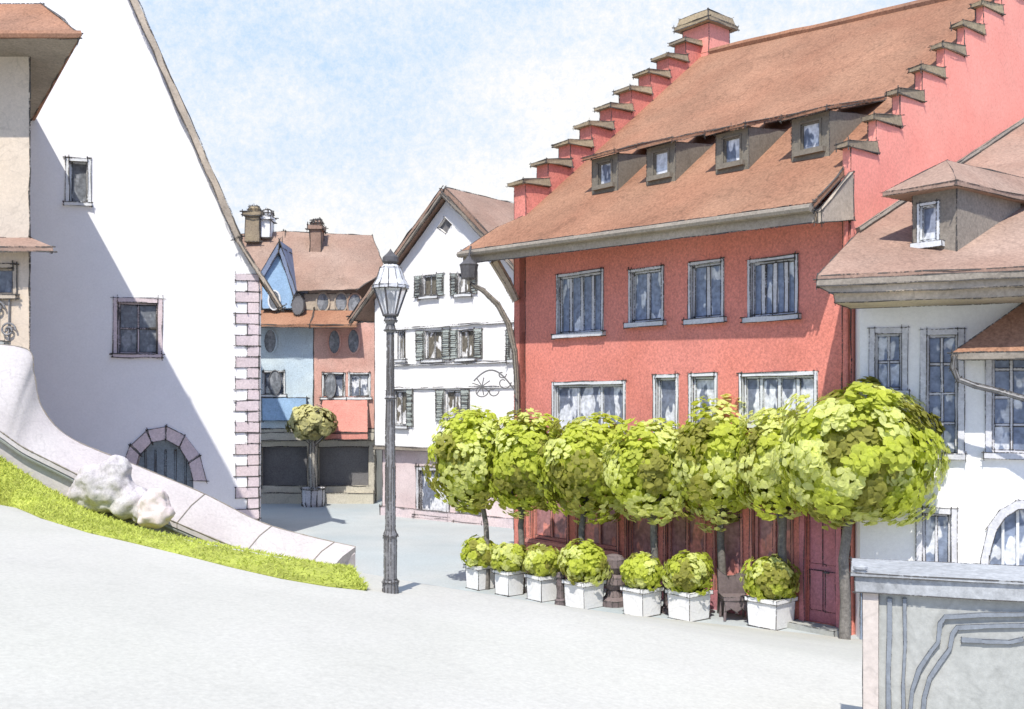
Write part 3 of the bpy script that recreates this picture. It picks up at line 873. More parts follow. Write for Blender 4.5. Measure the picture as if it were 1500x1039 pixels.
# left stepped gable
def gable(s0, s1, n, zbase, rise0, mat, front=0.0):
    pw = (7.5-front)/n
    steps = []
    for i in range(n):
        w0 = front+i*pw; w1 = w0+pw
        zt_ = zroof((s0+s1)/2, w1)+rise0
        steps.append((w0, w1, zt_))
    poly = [(front, zbase)]
    for w0, w1, z in steps: poly += [(w0, z), (w1, z)]
    wc = 15-7.5
    for w0, w1, z in steps[::-1]: poly += [(15-w1, z+.0), (15-w0, z)]
    poly.append((15-front, zbase))
    # drop duplicate apex points
    pp = [poly[0]]
    for q in poly[1:]:
        if abs(q[0]-pp[-1][0])+abs(q[1]-pp[-1][1]) > 1e-4: pp.append(q)
    bm = MB()
    pg = Pl((W(s1, 0, 0).x, W(s1, 0, 0).y), (W(s1, 15, 0).x, W(s1, 15, 0).y))
    pg2 = Pl((W(s0, 0, 0).x, W(s0, 0, 0).y), (W(s0, 15, 0).x, W(s0, 15, 0).y))
    bm.panel(pg, densify(pp, 1.3), []); bm.panel(pg2, densify(pp, 1.3), [])
    dn = densify(pp, 1.3)
    for i in range(len(dn)):
        j = (i+1) % len(dn)
        bm.face([pg.pt(*dn[i]), pg.pt(*dn[j]), pg2.pt(*dn[j]), pg2.pt(*dn[i])])
    gw = bm.build('gable_wall', M[mat], t, line=.016)
    for w0, w1, z in steps+[(15-b, 15-a_, z) for a_, b, z in steps[:-1]]:
        last = abs(w1-7.5) < .01
        if last: w1 = 8.0
        c = MB()
        mid = (s0+s1)/2
        # little saddle of tiles across the step
        fl = .09 if mat == 'red' else .045
        lo4 = [W(s0-fl, w0-.16, z-.02), W(s1+fl, w0-.16, z-.02), W(s1+fl, w1+.02, z+.02), W(s0-fl, w1+.02, z+.02)]
        hi4 = [W(s0-fl, w0-.16, z+.06), W(s1+fl, w0-.16, z+.09), W(s1+fl*.4, w1+.02, z+.26), W(s0-fl*.4, w1+.02, z+.26)]
        c.hull8(lo4, hi4)
        c.build('step_cap', M['capst'], gw, line=.017)
    return gw
gable(-.22, .26, 9, -.2, .2, 'red')
gable(LEN-.16, LEN+.02, 8, -.2, -.34, 'pink')
m = MB()
cc = W(.05, 7.9, 0)
m.box((cc.x, cc.y), 1.05, 1.05, 14.5, 16.6, .7)
chm = m.build('chimney', M['pink'], t, line=.02)
m = MB().box((cc.x, cc.y), 1.5, 1.4, 16.601, 16.72, .7); m.box((cc.x, cc.y), 1.25, 1.15, 16.721, 16.98, .7, 1.12)
m.build('chimney_cap', M['capst'], chm, line=.02)
# corner brace and hanging lantern at the far corner
MB().tube([P(x, y, d) for x, y, d in ((758, 606, 27.85), (757, 560, 27.8), (754, 515, 27.7), (745, 475, 27.6), (729, 446, 27.5), (708, 426, 27.4), (690, 416, 27.35))], [.06, .065, .075, .08, .075, .065, .05], 8).build('curved_brace', M['soffit'], t, line=.012)
MB().tube([P(724, 382, 27.6), P(742, 412, 27.8), P(756, 440, 27.95)], [.14, .13, .1], 6).build('eave_strut', M['fascia'], t, line=.012)
lc = P(687, 388, 27.35)
m = MB().lathe((lc.x, lc.y), [(.05, lc.z-.42), (.2, lc.z-.36), (.24, lc.z-.05), (.26, lc.z), (.1, lc.z+.14), (.05, lc.z+.22)], 8)
m.tube([lc+V((0, 0, .2)), lc+V((.05, .02, .5))], .03, 5)
m.build('corner_lantern', M['iron'], t)
# wrought iron sign arm
m = MB()
pts = []
for i in range(22):
    a = i/21
    pts.append(P(756-62*a, 575-28*math.sin(a*math.pi*.9)-8*a, 27.6))
m.tube(pts, .022, 5)
for cx_, cy_, r_ in ((738, 560, 11), (722, 573, 9), (704, 572, 12), (735, 548, 7)):
    m.tube([P(cx_+r_*(1-i/34)*math.cos(i/5), cy_+r_*(1-i/34)*math.sin(i/5), 27.6) for i in range(28)], .016, 4)
for k in range(9):
    an = k*.7; m.tube([P(706, 566, 27.6), P(706+15*math.cos(an), 566+13*math.sin(an), 27.6)], .014, 4)
m.build('iron_sign_arm', M['lampiron'], t)
MB().tube([plF.pt(LEN-.04, zeave(LEN)+.1, .09), plF.pt(LEN-.04, 4.5, .09), plF.pt(LEN-.04, .1, .09)], .05, 8).build('downpipe', M['red'], t, line=0)

# ------------------------------------------------------------------ white house on the right
c_l = V((6.78, 19.95)); c_r = V((10.6, 18.3))
plH = Pl(c_l, c_r)
t = thing('grey_white_house', 'white house with tall grey windows and a big roof dormer at right edge', 'house', (8.6, 19.1, 0))
zeH = 6.72
wh = [plH.rect(*q) for q in ((1281, 488, 1322, 572), (1356, 490, 1404, 664), (1452, 500, 1512, 664), (1350, 752, 1394, 836))]
ar = [plH.sz(x, y) for x, y in ((1448, 850), (1450, 815), (1458, 780), (1472, 758), (1492, 746), (1512, 744), (1532, 752), (1548, 772), (1556, 805), (1558, 850))]
ar[0] = (ar[0][0], 1.0); ar[-1] = (ar[-1][0], 1.0)
w = MB().panel(plH, densify([(0, -.2), (plH.len, -.2), (plH.len, zeH+.3), (0, zeH+.3)], 1.2), [rect(r) for r in wh]+[ar], reveal=.2)
en = V((plF.u.x, plF.u.y))
p0, p1 = V((c_l.x, c_l.y, 0)), V((c_r.x, c_r.y, 0))
b0 = W(LEN+.06, .1, 0); b1 = W(LEN+.06, 8.3, 0)
w.face([p0+V((0, 0, -.2)), b0+V((0, 0, -.2)), b0+V((0, 0, 7)), p0+V((0, 0, 7))])
w.face([p1+V((0, 0, -.2)), b1+V((0, 0, -.2)), b1+V((0, 0, 11)), p1+V((0, 0, 7))])
w.build('wall', M['whiteR'], t)
for i, r in enumerate(wh):
    window(t, plH, r, 2, (2, 4, 4, 1)[i], 'frame', 'pane', dep=.15, surround=.10, fw=.06, mw=.05, ln=.011)
m = MB()
for i in range(len(ar)-1):
    a, b = V(ar[i]), V(ar[i+1]); cc = V(((ar[0][0]+ar[-1][0])/2, 1.9))
    off = lambda q: q+((q-cc).normalized()*.16 if q.y > 1.2 else V((.16 if q.x > cc.x else -.16, 0)))
    m.prism([plH.pt(*a, -.1), plH.pt(*b, -.1), plH.pt(*off(b), -.1), plH.pt(*off(a), -.1)], V((plH.n.x, plH.n.y, 0))*.15)
ao = m.build('arch_surround', M['frame'], t, line=.012)
m = MB().panel(plH, ar, [], o=-.17); m.build('pane', M['pane'], ao)
m = MB()
for k in range(1, 5):
    x = ar[0][0]+(ar[-1][0]-ar[0][0])*k/5; m.pbox(plH, x-.025, x+.025, 1.0, 2.6 if k in (1, 4) else 2.95, -.165, -.12)
m.build('mullion', M['framew'], ao)
MB().pbox(plH, .005, plH.len, -.1, .95, .002, .05).build('plinth', wash('blue_grey_plinth', (.25, .29, .36), .15, .1), t, line=.012)
# cornice
eL = P(1197, 410, 18.75); eR = P(1500, 398, 17.45); eR = eL+(eR-eL)*1.35; eR.z = eL.z
ehor = (eR-eL).normalized(); eb_ = V((-ehor.y, ehor.x, 0))
if eb_.y < 0: eb_ = -eb_
m = MB()
m.hull8([eL+V((0, 0, -.26))+ehor*.25, eR+V((0, 0, -.26)), eR+eb_*1.25+V((0, 0, -.3)), eL+eb_*1.25+ehor*.5+V((0, 0, -.3))], [eL+V((0, 0, -.13))+ehor*.02, eR+V((0, 0, -.13)), eR+eb_*1.25+V((0, 0, -.05)), eL+eb_*1.25+ehor*.4+V((0, 0, -.05))])
m.hull8([eL+V((0, 0, -.42))+ehor*.3+eb_*.14, eR+V((0, 0, -.42))+eb_*.14, eR+eb_*1.2+V((0, 0, -.44)), eL+eb_*1.2+ehor*.5+V((0, 0, -.44))], [eL+V((0, 0, -.262))+ehor*.27+eb_*.12, eR+V((0, 0, -.262))+eb_*.12, eR+eb_*1.2+V((0, 0, -.302)), eL+eb_*1.2+ehor*.5+V((0, 0, -.302))])
m.build('cornice', M['fascia'], t, line=.014)
m = MB().hull8([eL+V((0, 0, -.128))-eb_*.08, eR+V((0, 0, -.128))-eb_*.08, eR+V((0, 0, -.128))+eb_*.2, eL+V((0, 0, -.128))+eb_*.2], [eL+V((0, 0, -.01))-eb_*.08, eR+V((0, 0, -.01))-eb_*.08, eR+V((0, 0, -.01))+eb_*.2, eL+V((0, 0, -.01))+eb_*.2])
m.build('gutter', M['soffit'], t, line=.014)
def zr2(p): return eL.z+(V((p.x, p.y, 0))-V((eL.x, eL.y, 0))).dot(eb_)*.53
def onroof(px, py):
    # point of the roof plane seen along that direction
    r = V(((px-CX)/F, 1.0, -(py-CY)/F))
    # z = EYE + r.z d ; zr2 = eL.z + ((r.xy d) - eL.xy).eb *.53
    a = r.x*eb_.x+eb_.y; k = eL.z-.53*(eL.x*eb_.x+eL.y*eb_.y)
    d = (EYE-k)/(.53*a-r.z)
    return P(px, py, d)
q1 = W(LEN+.05, .2, 0); q2 = W(LEN+.05, 8.6, 0)
q1.z = zr2(q1); q2.z = zr2(q2)
q3 = V((eR.x+3.2, eR.y+7.6, 0)); q3.z = zr2(q3)
m = MB(); poly = [eL-eb_*.05, eR-eb_*.05, q3, q2, q1]
m.prism(poly, (0, 0, .07)); m.build('roof', M['roof2'], t, line=.016)
MB().tube([q1+V((0, 0, .1))+(q2-q1)*k/10 for k in range(11)], .07, 6).build('flashing', M['soffit'], t, line=.012)
# dormer turned to the square
a = onroof(1337, 366); b = onroof(1394, 366)
dfw = V((.80, -.60, 0)).normalized()      # along the front
a2 = a; 
hgt = 1.15
fx = V((.62, -.78, 0)).normalized(); dback = V((.80, .60, 0)).normalized()
L1 = .86
a2.z -= .12; A1 = a2.copy(); B1 = a2+fx*L1; B1.z = a2.z
zt_ = a2.z+hgt
run = 2.3
pD = Pl((A1.x, A1.y), (B1.x, B1.y))
rD = (.14, a2.z+.22, .50, a2.z+.92)
m = MB().panel(pD, [(0, a2.z-.4), (L1, a2.z-.4), (L1, zt_), (0, zt_)], [rect(rD)], reveal=.12)
C1 = B1+dback*run
m.face([V((A1.x, A1.y, zt_)), V((A1.x, A1.y, a2.z-.3)), A1+dback*run+V((0, 0, .6)), V((A1.x, A1.y, zt_))+dback*run])
m.face([V((B1.x, B1.y, zt_)), V((B1.x, B1.y, a2.z-.3)), C1+V((0, 0, .2)), V((C1.x, C1.y, zt_))])
dmo = m.build('dormer', M['soffit'], t, line=.015)
window(dmo, pD, rD, 1, 1, 'framew', 'panec', dep=.09, surround=.04, fw=.05, ln=.012)
z0 = zt_-.02
c00 = V((A1.x, A1.y, z0))-dback*.38-fx*.38; c10 = V((B1.x, B1.y, z0))-dback*.30+fx*.16
c11 = V((C1.x, C1.y, z0))+fx*.2+dback*.3; c01 = V((A1.x, A1.y, z0))+dback*(run+.9)-fx*.2
r1 = (c00+c10)/2+dback*.95+V((0, 0, .62)); r2 = r1+dback*2.6+V((0, 0, .05))
r2 = (c11+c01)/2+dback*1.0; r2.z = r1.z
m = MB()
for tri in ([c00, c10, r1], [c10, c11, r2, r1], [c01, c00, r1, r2], [c11, c01, r2]): m.face([p+V((0, 0, .08)) for p in tri])
for p_, q_ in ((c00, c10), (c10, c11), (c11, c01), (c01, c00)): m.face([p_, q_, q_+V((0, 0, .08)), p_+V((0, 0, .08))])
m.face([c01, c11, c10, c00])
m.build('dormer_roof', M['roof2'], dmo, line=.016)
# porch roof projecting at the frame's right side
k0 = P(1394, 517, 18.45)
m = MB()
pa = k0; pb = V((k0.x+3.2, k0.y-1.38, k0.z)); pc = P(1502, 442, 18.75); pd_ = pc+V((2.2, -.95, .0)); pe = plH.pt(plH.sz(1412, 470)[0], k0.z+.02, .05)
m.face([pa, pb, pd_, pc]); m.face([pa, pc, pe]); 
m.build('porch_roof', M['roof'], t, line=.016)
m = MB().hull8([pa+V((0, 0, -.12)), pb+V((0, 0, -.12)), pb+V((.3, 1.2, -.12)), pe+V((0, 0, -.12))], [pa+V((0, 0, -.004)), pb+V((0, 0, -.004)), pb+V((.3, 1.2, -.004)), pe+V((0, 0, -.004))])
m.build('porch_fascia', M['soffit'], t, line=.014)
MB().tube([P(x, y, d) for x, y, d in ((1398, 522, 18.45), (1396, 540, 18.5), (1404, 556, 18.5), (1430, 566, 18.4), (1465, 574, 18.25), (1500, 584, 18.05), (1540, 596, 17.8))], .05, 7).build('gutter_pipe', M['lampiron'], t, line=.012)

# ------------------------------------------------------------------ lamp post
lb = hit(572, 868); zb = lb.z; DL = lb.y; LK = DL/24.6
t = thing('lamp_post', 'tall dark iron street lamp with a glass lantern by the stair wall end', 'street lamp', (lb.x, lb.y, zb))
def zl_(py): return EYE-(py-CY)/F*DL
MB().lathe((lb.x, lb.y), [(r_*LK, zb+h_*LK) for r_, h_ in ((.19, -.1), (.19, .25), (.155, .32), (.15, 1.3), (.17, 1.36), (.125, 1.5), (.112, 3.0), (.098, 4.6), (.125, 4.66), (.085, 4.74))]+[(r_*LK, zl_(y_)) for r_, y_ in ((.075, 488), (.13, 484), (.09, 476), (.15, 470), (.12, 463))], 14).build('pole', M['lampiron'], t, line=.010)
ln_ = MB()
z0, z1, z2_ = zl_(462), zl_(422), zl_(388)
r0, r1 = .17*LK, .40*LK
k4 = [(math.cos(math.pi/3*i+.3), math.sin(math.pi/3*i+.3)) for i in range(6)]
for c, s_ in k4:
    ln_.tube([(lb.x+c*r0, lb.y+s_*r0, z0), (lb.x+c*r1, lb.y+s_*r1, z1)], .026*LK, 5)
for rr, z in ((r0, z0), (r1, z1)):
    ln_.tube([(lb.x+c*rr, lb.y+s_*rr, z) for c, s_ in k4+k4[:1]], .034*LK, 5)
lno = ln_.build('lantern', M['iron'], t)
gm = bpy.data.materials.new('lantern_glass'); gm.use_nodes = True
gb = gm.node_tree.nodes['Principled BSDF']; gb.inputs['Base Color'].default_value = (.86, .87, .88, 1); gb.inputs['Roughness'].default_value = .12
gb.inputs['Alpha'].default_value = .35
g = MB()
for i in range(6):
    (c, s_), (c2, s2) = k4[i], k4[(i+1) % 6]
    g.face([(lb.x+c*r0, lb.y+s_*r0, z0), (lb.x+c2*r0, lb.y+s2*r0, z0), (lb.x+c2*r1, lb.y+s2*r1, z1), (lb.x+c*r1, lb.y+s_*r1, z1)])
g.build('glass', gm, lno)
MB().lathe((lb.x, lb.y), [(a_*LK, z0+b_*LK) for a_, b_ in ((.02, .05), (.05, .2), (.10, .35), (.07, .5), (.02, .56))], 10).build('bulb', M['framed'], lno)
MB().lathe((lb.x, lb.y), [(.44*LK, z1-.02*LK), (.44*LK, z1+.05*LK), (.35*LK, z1+.2*LK), (.25*LK, z2_-.08*LK), (.17*LK, z2_)], 12).build('cap', wash('zinc_cap', (.55, .55, .55), .2, .1), lno, line=.008)
MB().lathe((lb.x, lb.y), [(a_*LK, z2_+b_*LK) for a_, b_ in ((.13, 0), (.2, .07), (.19, .18), (.08, .28), (.03, .34), (.01, .38))], 12).build('finial', M['iron'], lno)

# ------------------------------------------------------------------ foliage
TON = dict(light=(.78, .81, .30), mid=(.62, .67, .11), olive=(.41, .405, .09))
def crown_mesh(name, rad, ncl, per, leaf, seed, tones, scrib=14, fill=.35, clr=.30):
    rg = random.Random(seed)
    bm = bmesh.new(); cl = bm.loops.layers.float_color.new('tone')
    def leafat(p, nrm, sz, col):
        n = (nrm+V((rg.gauss(0, .2), rg.gauss(0, .2), rg.gauss(0, .2)))).normalized()
        x = n.cross(V((rg.gauss(0, 1), rg.gauss(0, 1), rg.gauss(0, 1)))).normalized(); y = n.cross(x)
        k = 7; vs = []
        for i in range(k):
            a = 2*math.pi*i/k; r = sz*rg.uniform(.75, 1.15)
            vs.append(bm.verts.new(p+x*math.cos(a)*r*1.2+y*math.sin(a)*r*.85+n*(-.25*sz*(math.cos(a)**2))))
        f = bm.faces.new(vs)
        j = rg.uniform(.92, 1.08)
        for l in f.loops: l[cl] = (col[0]*j, col[1]*j, col[2], 1)
    for i in range(ncl):
        zz = 1-2*(i+.5)/ncl; ph = i*2.39996+rg.uniform(-.3, .3); rr = math.sqrt(max(0, 1-zz*zz))
        d = V((rr*math.cos(ph), rr*math.sin(ph), zz))
        k = rg.uniform(.60, .86)*(1+.12*noise.noise(d*1.8+V((seed, 0, 0))))
        c = V((d.x*rad[0]*k, d.y*rad[1]*k, d.z*rad[2]*k))
        cr = clr*rg.uniform(.8, 1.25)*(rad[0]+rad[2])/2
        col = TON[rg.choices(['light', 'mid', 'olive'], tones)[0]]
        nb = d+V((0, 0, .12))
        for _ in range(per):
            e = V((rg.gauss(0, 1), rg.gauss(0, 1), rg.gauss(0, 1))).normalized()
            if e.dot(d) < -.25: e = -e
            leafat(c+e*cr*rg.uniform(.82, 1.03), (e*.28+nb*.9).normalized(), leaf*rg.uniform(.7, 1.2), col)
    for _ in range(int(ncl*per*fill)):
        e = V((rg.gauss(0, 1), rg.gauss(0, 1), rg.gauss(0, 1))).normalized()*rg.uniform(.35, .78)
        leafat(V((e.x*rad[0], e.y*rad[1], e.z*rad[2])), e.normalized(), leaf*1.5, TON['mid'])
    nf = len(bm.faces)
    # curling twigs that poke out of the leaves
    for _ in range(scrib):
        d = V((rg.gauss(0, 1), rg.gauss(0, 1), rg.gauss(.15, .8))).normalized()
        p = V((d.x*rad[0], d.y*rad[1], d.z*rad[2]))*rg.uniform(.98, 1.1)
        x = d.cross(V((rg.gauss(0, 1), rg.gauss(0, 1), rg.gauss(0, 1)))).normalized(); y = d.cross(x)
        pts = []
        an = rg.uniform(0, 6.28)
        for i in range(rg.randint(16, 34)):
            an += rg.gauss(.1, .55); p = p+(x*math.cos(an)+y*math.sin(an))*leaf*.42
            q = V((p.x/rad[0], p.y/rad[1], p.z/rad[2])); q = q.normalized()*max(.98, min(1.1, q.length)); p = V((q.x*rad[0], q.y*rad[1], q.z*rad[2]))
            pts.append(p.copy())
        for i in range(len(pts)-1): 
            a, b = pts[i], pts[i+1]; w = d*.0+(x*.5+y*.5+d*.3)*.014
            sketch(bm, a, b, .013, 1)
    me = bpy.data.meshes.new(name); bm.to_mesh(me); bm.free()
    return me
def place_mesh(name, me, mats, parent, loc):
    for m_ in mats: me.materials.append(m_)
    o = bpy.data.objects.new(name, me); C.objects.link(o)
    o.location = V(loc)-V(parent['_o']); o.parent = parent
    return o

row = [  # planter centre px, base y, width px
    (703, 868, 44, 'far end of the row, nearest the lamp post'), (746, 877, 44, ''), (796, 885, 50, ''), (857, 896, 60, ''), (943, 908, 58, ''), (1013, 914, 64, ''), (1136, 926, 72, '')]
plab = ['small white planter box at the far end of the row, nearest the lamp post', 'second white planter box from the lamp post end of the row',
        'white planter box third from the lamp post end, under the second round tree', 'white planter box fourth in the row, just left of the dark urn shaped bollard',
        'white planter box just right of the dark urn shaped bollard', 'white planter box just left of the brown chair', 'largest white planter box, nearest the plum red house door']
slab_ = ['small clipped ball shrub in the planter box nearest the lamp post', 'clipped ball shrub in the second planter box from the lamp post', 'clipped ball shrub in the third planter box from the lamp post',
         'bushy ball shrub in the planter box just left of the dark urn shaped bollard', 'ball shrub in the planter box just right of the dark urn shaped bollard', 'ball shrub in the planter box just left of the brown chair', 'ball shrub in the large planter box nearest the plum red door']
rot = math.atan2(-4.8, 8.85)
for i, (px, py, wpx, _) in enumerate(row):
    d = EYE*F/(py-4-CY); c = P(px, py, d); wd_ = wpx/F*d*.70
    t = thing('planter_box', plab[i], 'planter', (c.x, c.y+wd_*.5, 0), 'white planter boxes along the tree row')
    cc = (c.x, c.y+wd_*.5)
    rz = math.pi/4-.10+.05*math.sin(i*2.3)
    h = (.56, .56, .56, .57, .58, .58, .58)[i]
    m = MB().box(cc, wd_, wd_, -.0, h-.06, rz, .93)
    m.build('box', M['planter'], t, line=.011)
    m = MB()
    sx = wd_/2
    cs, sn = math.cos(rz), math.sin(rz)
    q = lambda x, y: (cc[0]+x*cs-y*sn, cc[1]+x*sn+y*cs)
    for x, y, a_, b_ in ((0, -sx, wd_+.075, .07), (0, sx, wd_+.075, .07), (-sx, 0, .07, wd_-.071), (sx, 0, .07, wd_-.071)): m.box(q(x, y), a_, b_, h-.058, h+.02, rz)
    m.build('rim', M['planter'], t, line=.008)
    MB().box(cc, wd_*.93, wd_*.93, h-.0595, h-.02, rz).build('soil', M['soil'], t)
    # ball shrub
    sr_ = (.47, .46, .49, .58, .50, .56, .56)[i]
    sh = thing('shrub', slab_[i], 'shrub', (cc[0], cc[1], h-.02), 'clipped ball shrubs in the planter boxes')
    rz_ = sr_*.85*(1.05 if i in (3, 6) else .98)
    me = crown_mesh('foliage', (sr_, sr_, rz_), 40, 28, .058, 40+i, (.42, .43, .15), 5, .3, .30)
    place_mesh('foliage', me, [M['leaf'], LINE], sh, (cc[0], cc[1], h+rz_*.78))
    MB().tube([(cc[0], cc[1]-.02, h-.05), (cc[0]+.01, cc[1], h+.3)], .04, 6).build('stem', M['bark'], sh)

trees = [  # trunk px, depth, crown px, crown py, rx px, rz px
    (713, 25.3, 690, 674, 60, 84), (764, 24.9, 772, 680, 62, 80), (853, 24.0, 866, 684, 74, 84), (959, 22.9, 955, 690, 74, 78), (1057, 22.45, 1055, 680, 82, 96), (1147, 21.2, 1150, 676, 74, 88), (1237, 19.6, 1258, 668, 122, 116)]
tlab = ['small round tree at the far end of the row, overlapping the white house with shutters', 'round tree second from the lamp post end of the row', 'round tree third from the lamp post, before the left corner windows of the red house',
        'round tree in the middle of the row, fourth from the lamp post', 'broad round tree with dark clumps behind the brown chair', 'round tree behind the largest white planter box, second from the row end', 'largest round tree at the near end of the row, before the white wall']
for i, (tx, d, cx_, cy_, rx, rz) in enumerate(trees):
    b = P(tx, 800, d); c = P(cx_, cy_, d); k = d/F
    t = thing('round_tree', tlab[i], 'tree', (b.x, b.y, 0), 'round clipped trees before the red house')
    rad = (rx*k*1.06, min(rx*k*.85, 1.35), rz*k)
    n = 60 if i < 6 else 96
    me = crown_mesh('crown', rad, n, 46 if i < 6 else 60, .075 if i < 6 else .082, 100+i, (.40, .42, .18), 26 if i < 6 else 34, .35, .24 if i < 6 else .2)
    place_mesh('crown', me, [M['leaf'], LINE], t, c)
    r_ = .066+.005*i
    top = V((c.x, c.y, c.z+rad[2]*.3))
    m = MB().tube([(b.x, b.y, -.05), (b.x+.02, b.y, .8), (b.x-.02, b.y, 1.6), V((b.x, b.y, 1.6)).lerp(top, .55), top], [r_*1.2, r_*1.05, r_, r_*.8, r_*.4], 9)
    rg = random.Random(i)
    for q in range(7):
        s_ = V((b.x, b.y, 1.7)).lerp(top, rg.uniform(.05, .7)); an = q*.9+rg.random()
        e = c+V((math.cos(an)*rad[0]*.7, math.sin(an)*rad[1]*.7, rg.uniform(-.4, .55)*rad[2]))
        m.tube([s_, s_.lerp(e, .5)+V((0, 0, .08)), e], [r_*.5, r_*.36, r_*.14], 5)
    m.build('trunk', M['bark'], t, smooth=True)

# far pollard tree in a grey pot
fp = P(459, 737, 45.6); fd = 45.6
pot = MB().lathe((fp.x, fd), [(.46, -.02), (.5, .1), (.52, .75), (.56, .8), (.50, .82)], 12).build('plant_pot', M['frame'], origin=(fp.x, fd, 0), line=.03)
tag(pot, 'grey stone pot between the two dark garage doors', 'pot')
t = thing('pollard_tree', 'small olive tree in the grey pot between two dark garage doors', 'tree', (fp.x, fd, .8))
TS = dict(TON); TON.update(light=(.56, .53, .24), mid=(.47, .445, .19), olive=(.38, .35, .16))
me = crown_mesh('crown', (1.05, .8, .72), 26, 40, .13, 300, (.35, .45, .2), 3, .35, .34); TON.update(TS)
place_mesh('crown', me, [M['leafo'], LINE], t, P(457, 619, fd))
m = MB().tube([(fp.x, fd, .7), (fp.x-.05, fd, 1.9), (fp.x-.02, fd, 2.9), (fp.x, fd, 3.6)], [.2, .17, .15, .1], 8)
for sx in (-.7, -.3, .4, .75): m.tube([(fp.x, fd, 2.7), (fp.x+sx*.6, fd-.1, 3.1), (fp.x+sx, fd-.1, 3.6)], [.09, .07, .04], 6)
m.build('trunk', M['barkp'], t, line=.022)

# ------------------------------------------------------------------ dark street furniture between the planters
def bollard(px, py, h, r, name, label, urn=False):
    d = EYE*F/(py-CY); c = P(px, py, d)
    prof = [(r*1.15, -.02), (r*1.15, .10), (r*.8, .16), (r*.72, h*.45), (r*.9, h*.6), (r*.8, h*.8), (r*.95, h*.84), (r*.7, h*.95), (r*.25, h)] if not urn else \
           [(r*1.2, -.02), (r*1.25, .12), (r*.75, .2), (r*.6, h*.3), (r*1.0, h*.42), (r*.95, h*.55), (r*.66, h*.62), (r*1.02, h*.75), (r*.98, h*.9), (r*.75, h*.97), (r*.3, h)]
    o = MB().lathe((c.x, c.y), prof, 14).build(name, M['darkfig'], origin=(c.x, c.y, 0), line=.009)
    return o
tag(bollard(899, 886, 1.15, .26, 'bollard', '', True), 'dark urn shaped bollard between two planter boxes', 'bollard')
tag(bollard(821, 886, .75, .11, 'bollard', ''), 'slim dark bollard between the third and fourth planter boxes from the lamp', 'bollard', 'slim dark bollards')
tag(bollard(979, 897, .95, .14, 'bollard', ''), 'slim dark bollard just left of the planter box beside the brown chair', 'bollard', 'slim dark bollards')
d = EYE*F/(908-CY); c = P(1077, 908, d)
t = thing('chair', 'brown chair with a scooped back standing between two planter boxes', 'chair', (c.x, c.y+.1, 0))
x0 = c.x; y0 = c.y+.1
MB().box((x0, y0), .54, .5, .42, .50).build('seat', M['darkfig'], t, line=.009)
bk = MB()
prof = [(-.29, .5), (.29, .5), (.31, 1.0), (.2, .95), (.06, .88), (-.08, .87), (-.2, .93), (-.31, 1.02)]
bk.prism([(x0+a, y0+.22, z) for a, z in prof], (0, .06, 0)); bk.build('backrest', M['darkfig'], t, line=.009)
for a in (-.22, .22):
    for b in (-.2, .2): MB().tube([(x0+a, y0+b, .42), (x0+a*1.15, y0+b*1.15, 0)], [.035, .028], 6).build('leg', M['darkfig'], t)
MB().prism([(x0-.26, y0-.24, .42), (x0+.26, y0-.24, .42), (x0+.24, y0-.24, .2), (x0+.12, y0-.24, .26), (x0, y0-.24, .18), (x0-.12, y0-.24, .26), (x0-.24, y0-.24, .2)], (0, .03, 0)).build('apron', M['darkfig'], t, line=.009)

# ------------------------------------------------------------------ stone parapet at lower right
plP = Pl((3.10, 9.05), (7.2, 7.65))
gz = 1.0
zt_ = P(1270, 868, 9.0).z
t = thing('stone_parapet', 'pale carved stone parapet with a dark slate top in lower right corner', 'parapet', (4.5, 9.1, gz))
m = MB()
bd = .7
m.pbox(plP, 0, plP.len, gz-.4, zt_, -bd, 0)
m.build('body', M['stone2'], t, line=.006)
MB().pbox(plP, -.07, plP.len, zt_+.002, zt_+.145, -bd-.06, .07).pbox(plP, -.10, plP.len, zt_+.147, zt_+.175, -bd-.09, .10).build('top_slab', M['slab'], t, line=.006)
MB().lathe((plP.pt(-.02, 0, .02).x, plP.pt(-.02, 0, .02).y), [(.05, zt_+.16), (.05, zt_+.19), (.065, zt_+.205), (.065, zt_+.225), (.02, zt_+.235)], 10).build('knob', M['slab'], t)
# sunlit end strip and carved panel mouldings
def ridge(pts, r=.012):
    m = MB(); q = [plP.pt(*plP.sz(x, y), .004) for x, y in pts]; m.tube(q, r, 6); return m
MB().pbox(plP, .0, .13, gz-.35, zt_-.001, .001, .03).build('lit_end_strip', wash('lit_blush_stone', (.56, .49, .43), .06, .05), t, line=.004)  # pale strip stands for the sunlit end face, light put into the colour
ms = MB()
def band(pts, wpx, pr):
    """a flat carved band following pts"""
    q = [V(plP.sz(x, y)) for x, y in pts]; h = wpx/F*8.6/2*.8
    L = []
    for i, p in enumerate(q):
        dd = (q[min(i+1, len(q)-1)]-q[max(i-1, 0)]).normalized(); nn = V((-dd.y, dd.x))
        k = h*random.uniform(.85, 1.1); L.append((p+nn*k, p-nn*k))
    for i in range(len(L)-1):
        (a, b), (c, e) = L[i], L[i+1]
        ms.hull8([plP.pt(*a, -.01), plP.pt(*b, -.01), plP.pt(*e, -.01), plP.pt(*c, -.01)], [plP.pt(*a, pr), plP.pt(*b, pr), plP.pt(*e, pr), plP.pt(*c, pr)])
for pts, w_, pr in ((((1303, 876), (1303, 930), (1301, 990), (1302, 1060)), 9, .022), (((1325, 876), (1326, 940), (1323, 1000), (1324, 1060)), 7, .022),
               (((1530, 899), (1440, 900), (1384, 903), (1377, 912), (1374, 940), (1362, 955), (1346, 980), (1336, 1010), (1331, 1060)), 8, .035),
               (((1530, 915), (1440, 917), (1402, 919), (1395, 928), (1391, 950), (1378, 968), (1362, 992), (1354, 1020), (1351, 1060)), 9, .024),
               (((1408, 937), (1440, 939), (1478, 940), (1499, 936)), 9, .024)):
    band(pts, w_, pr)
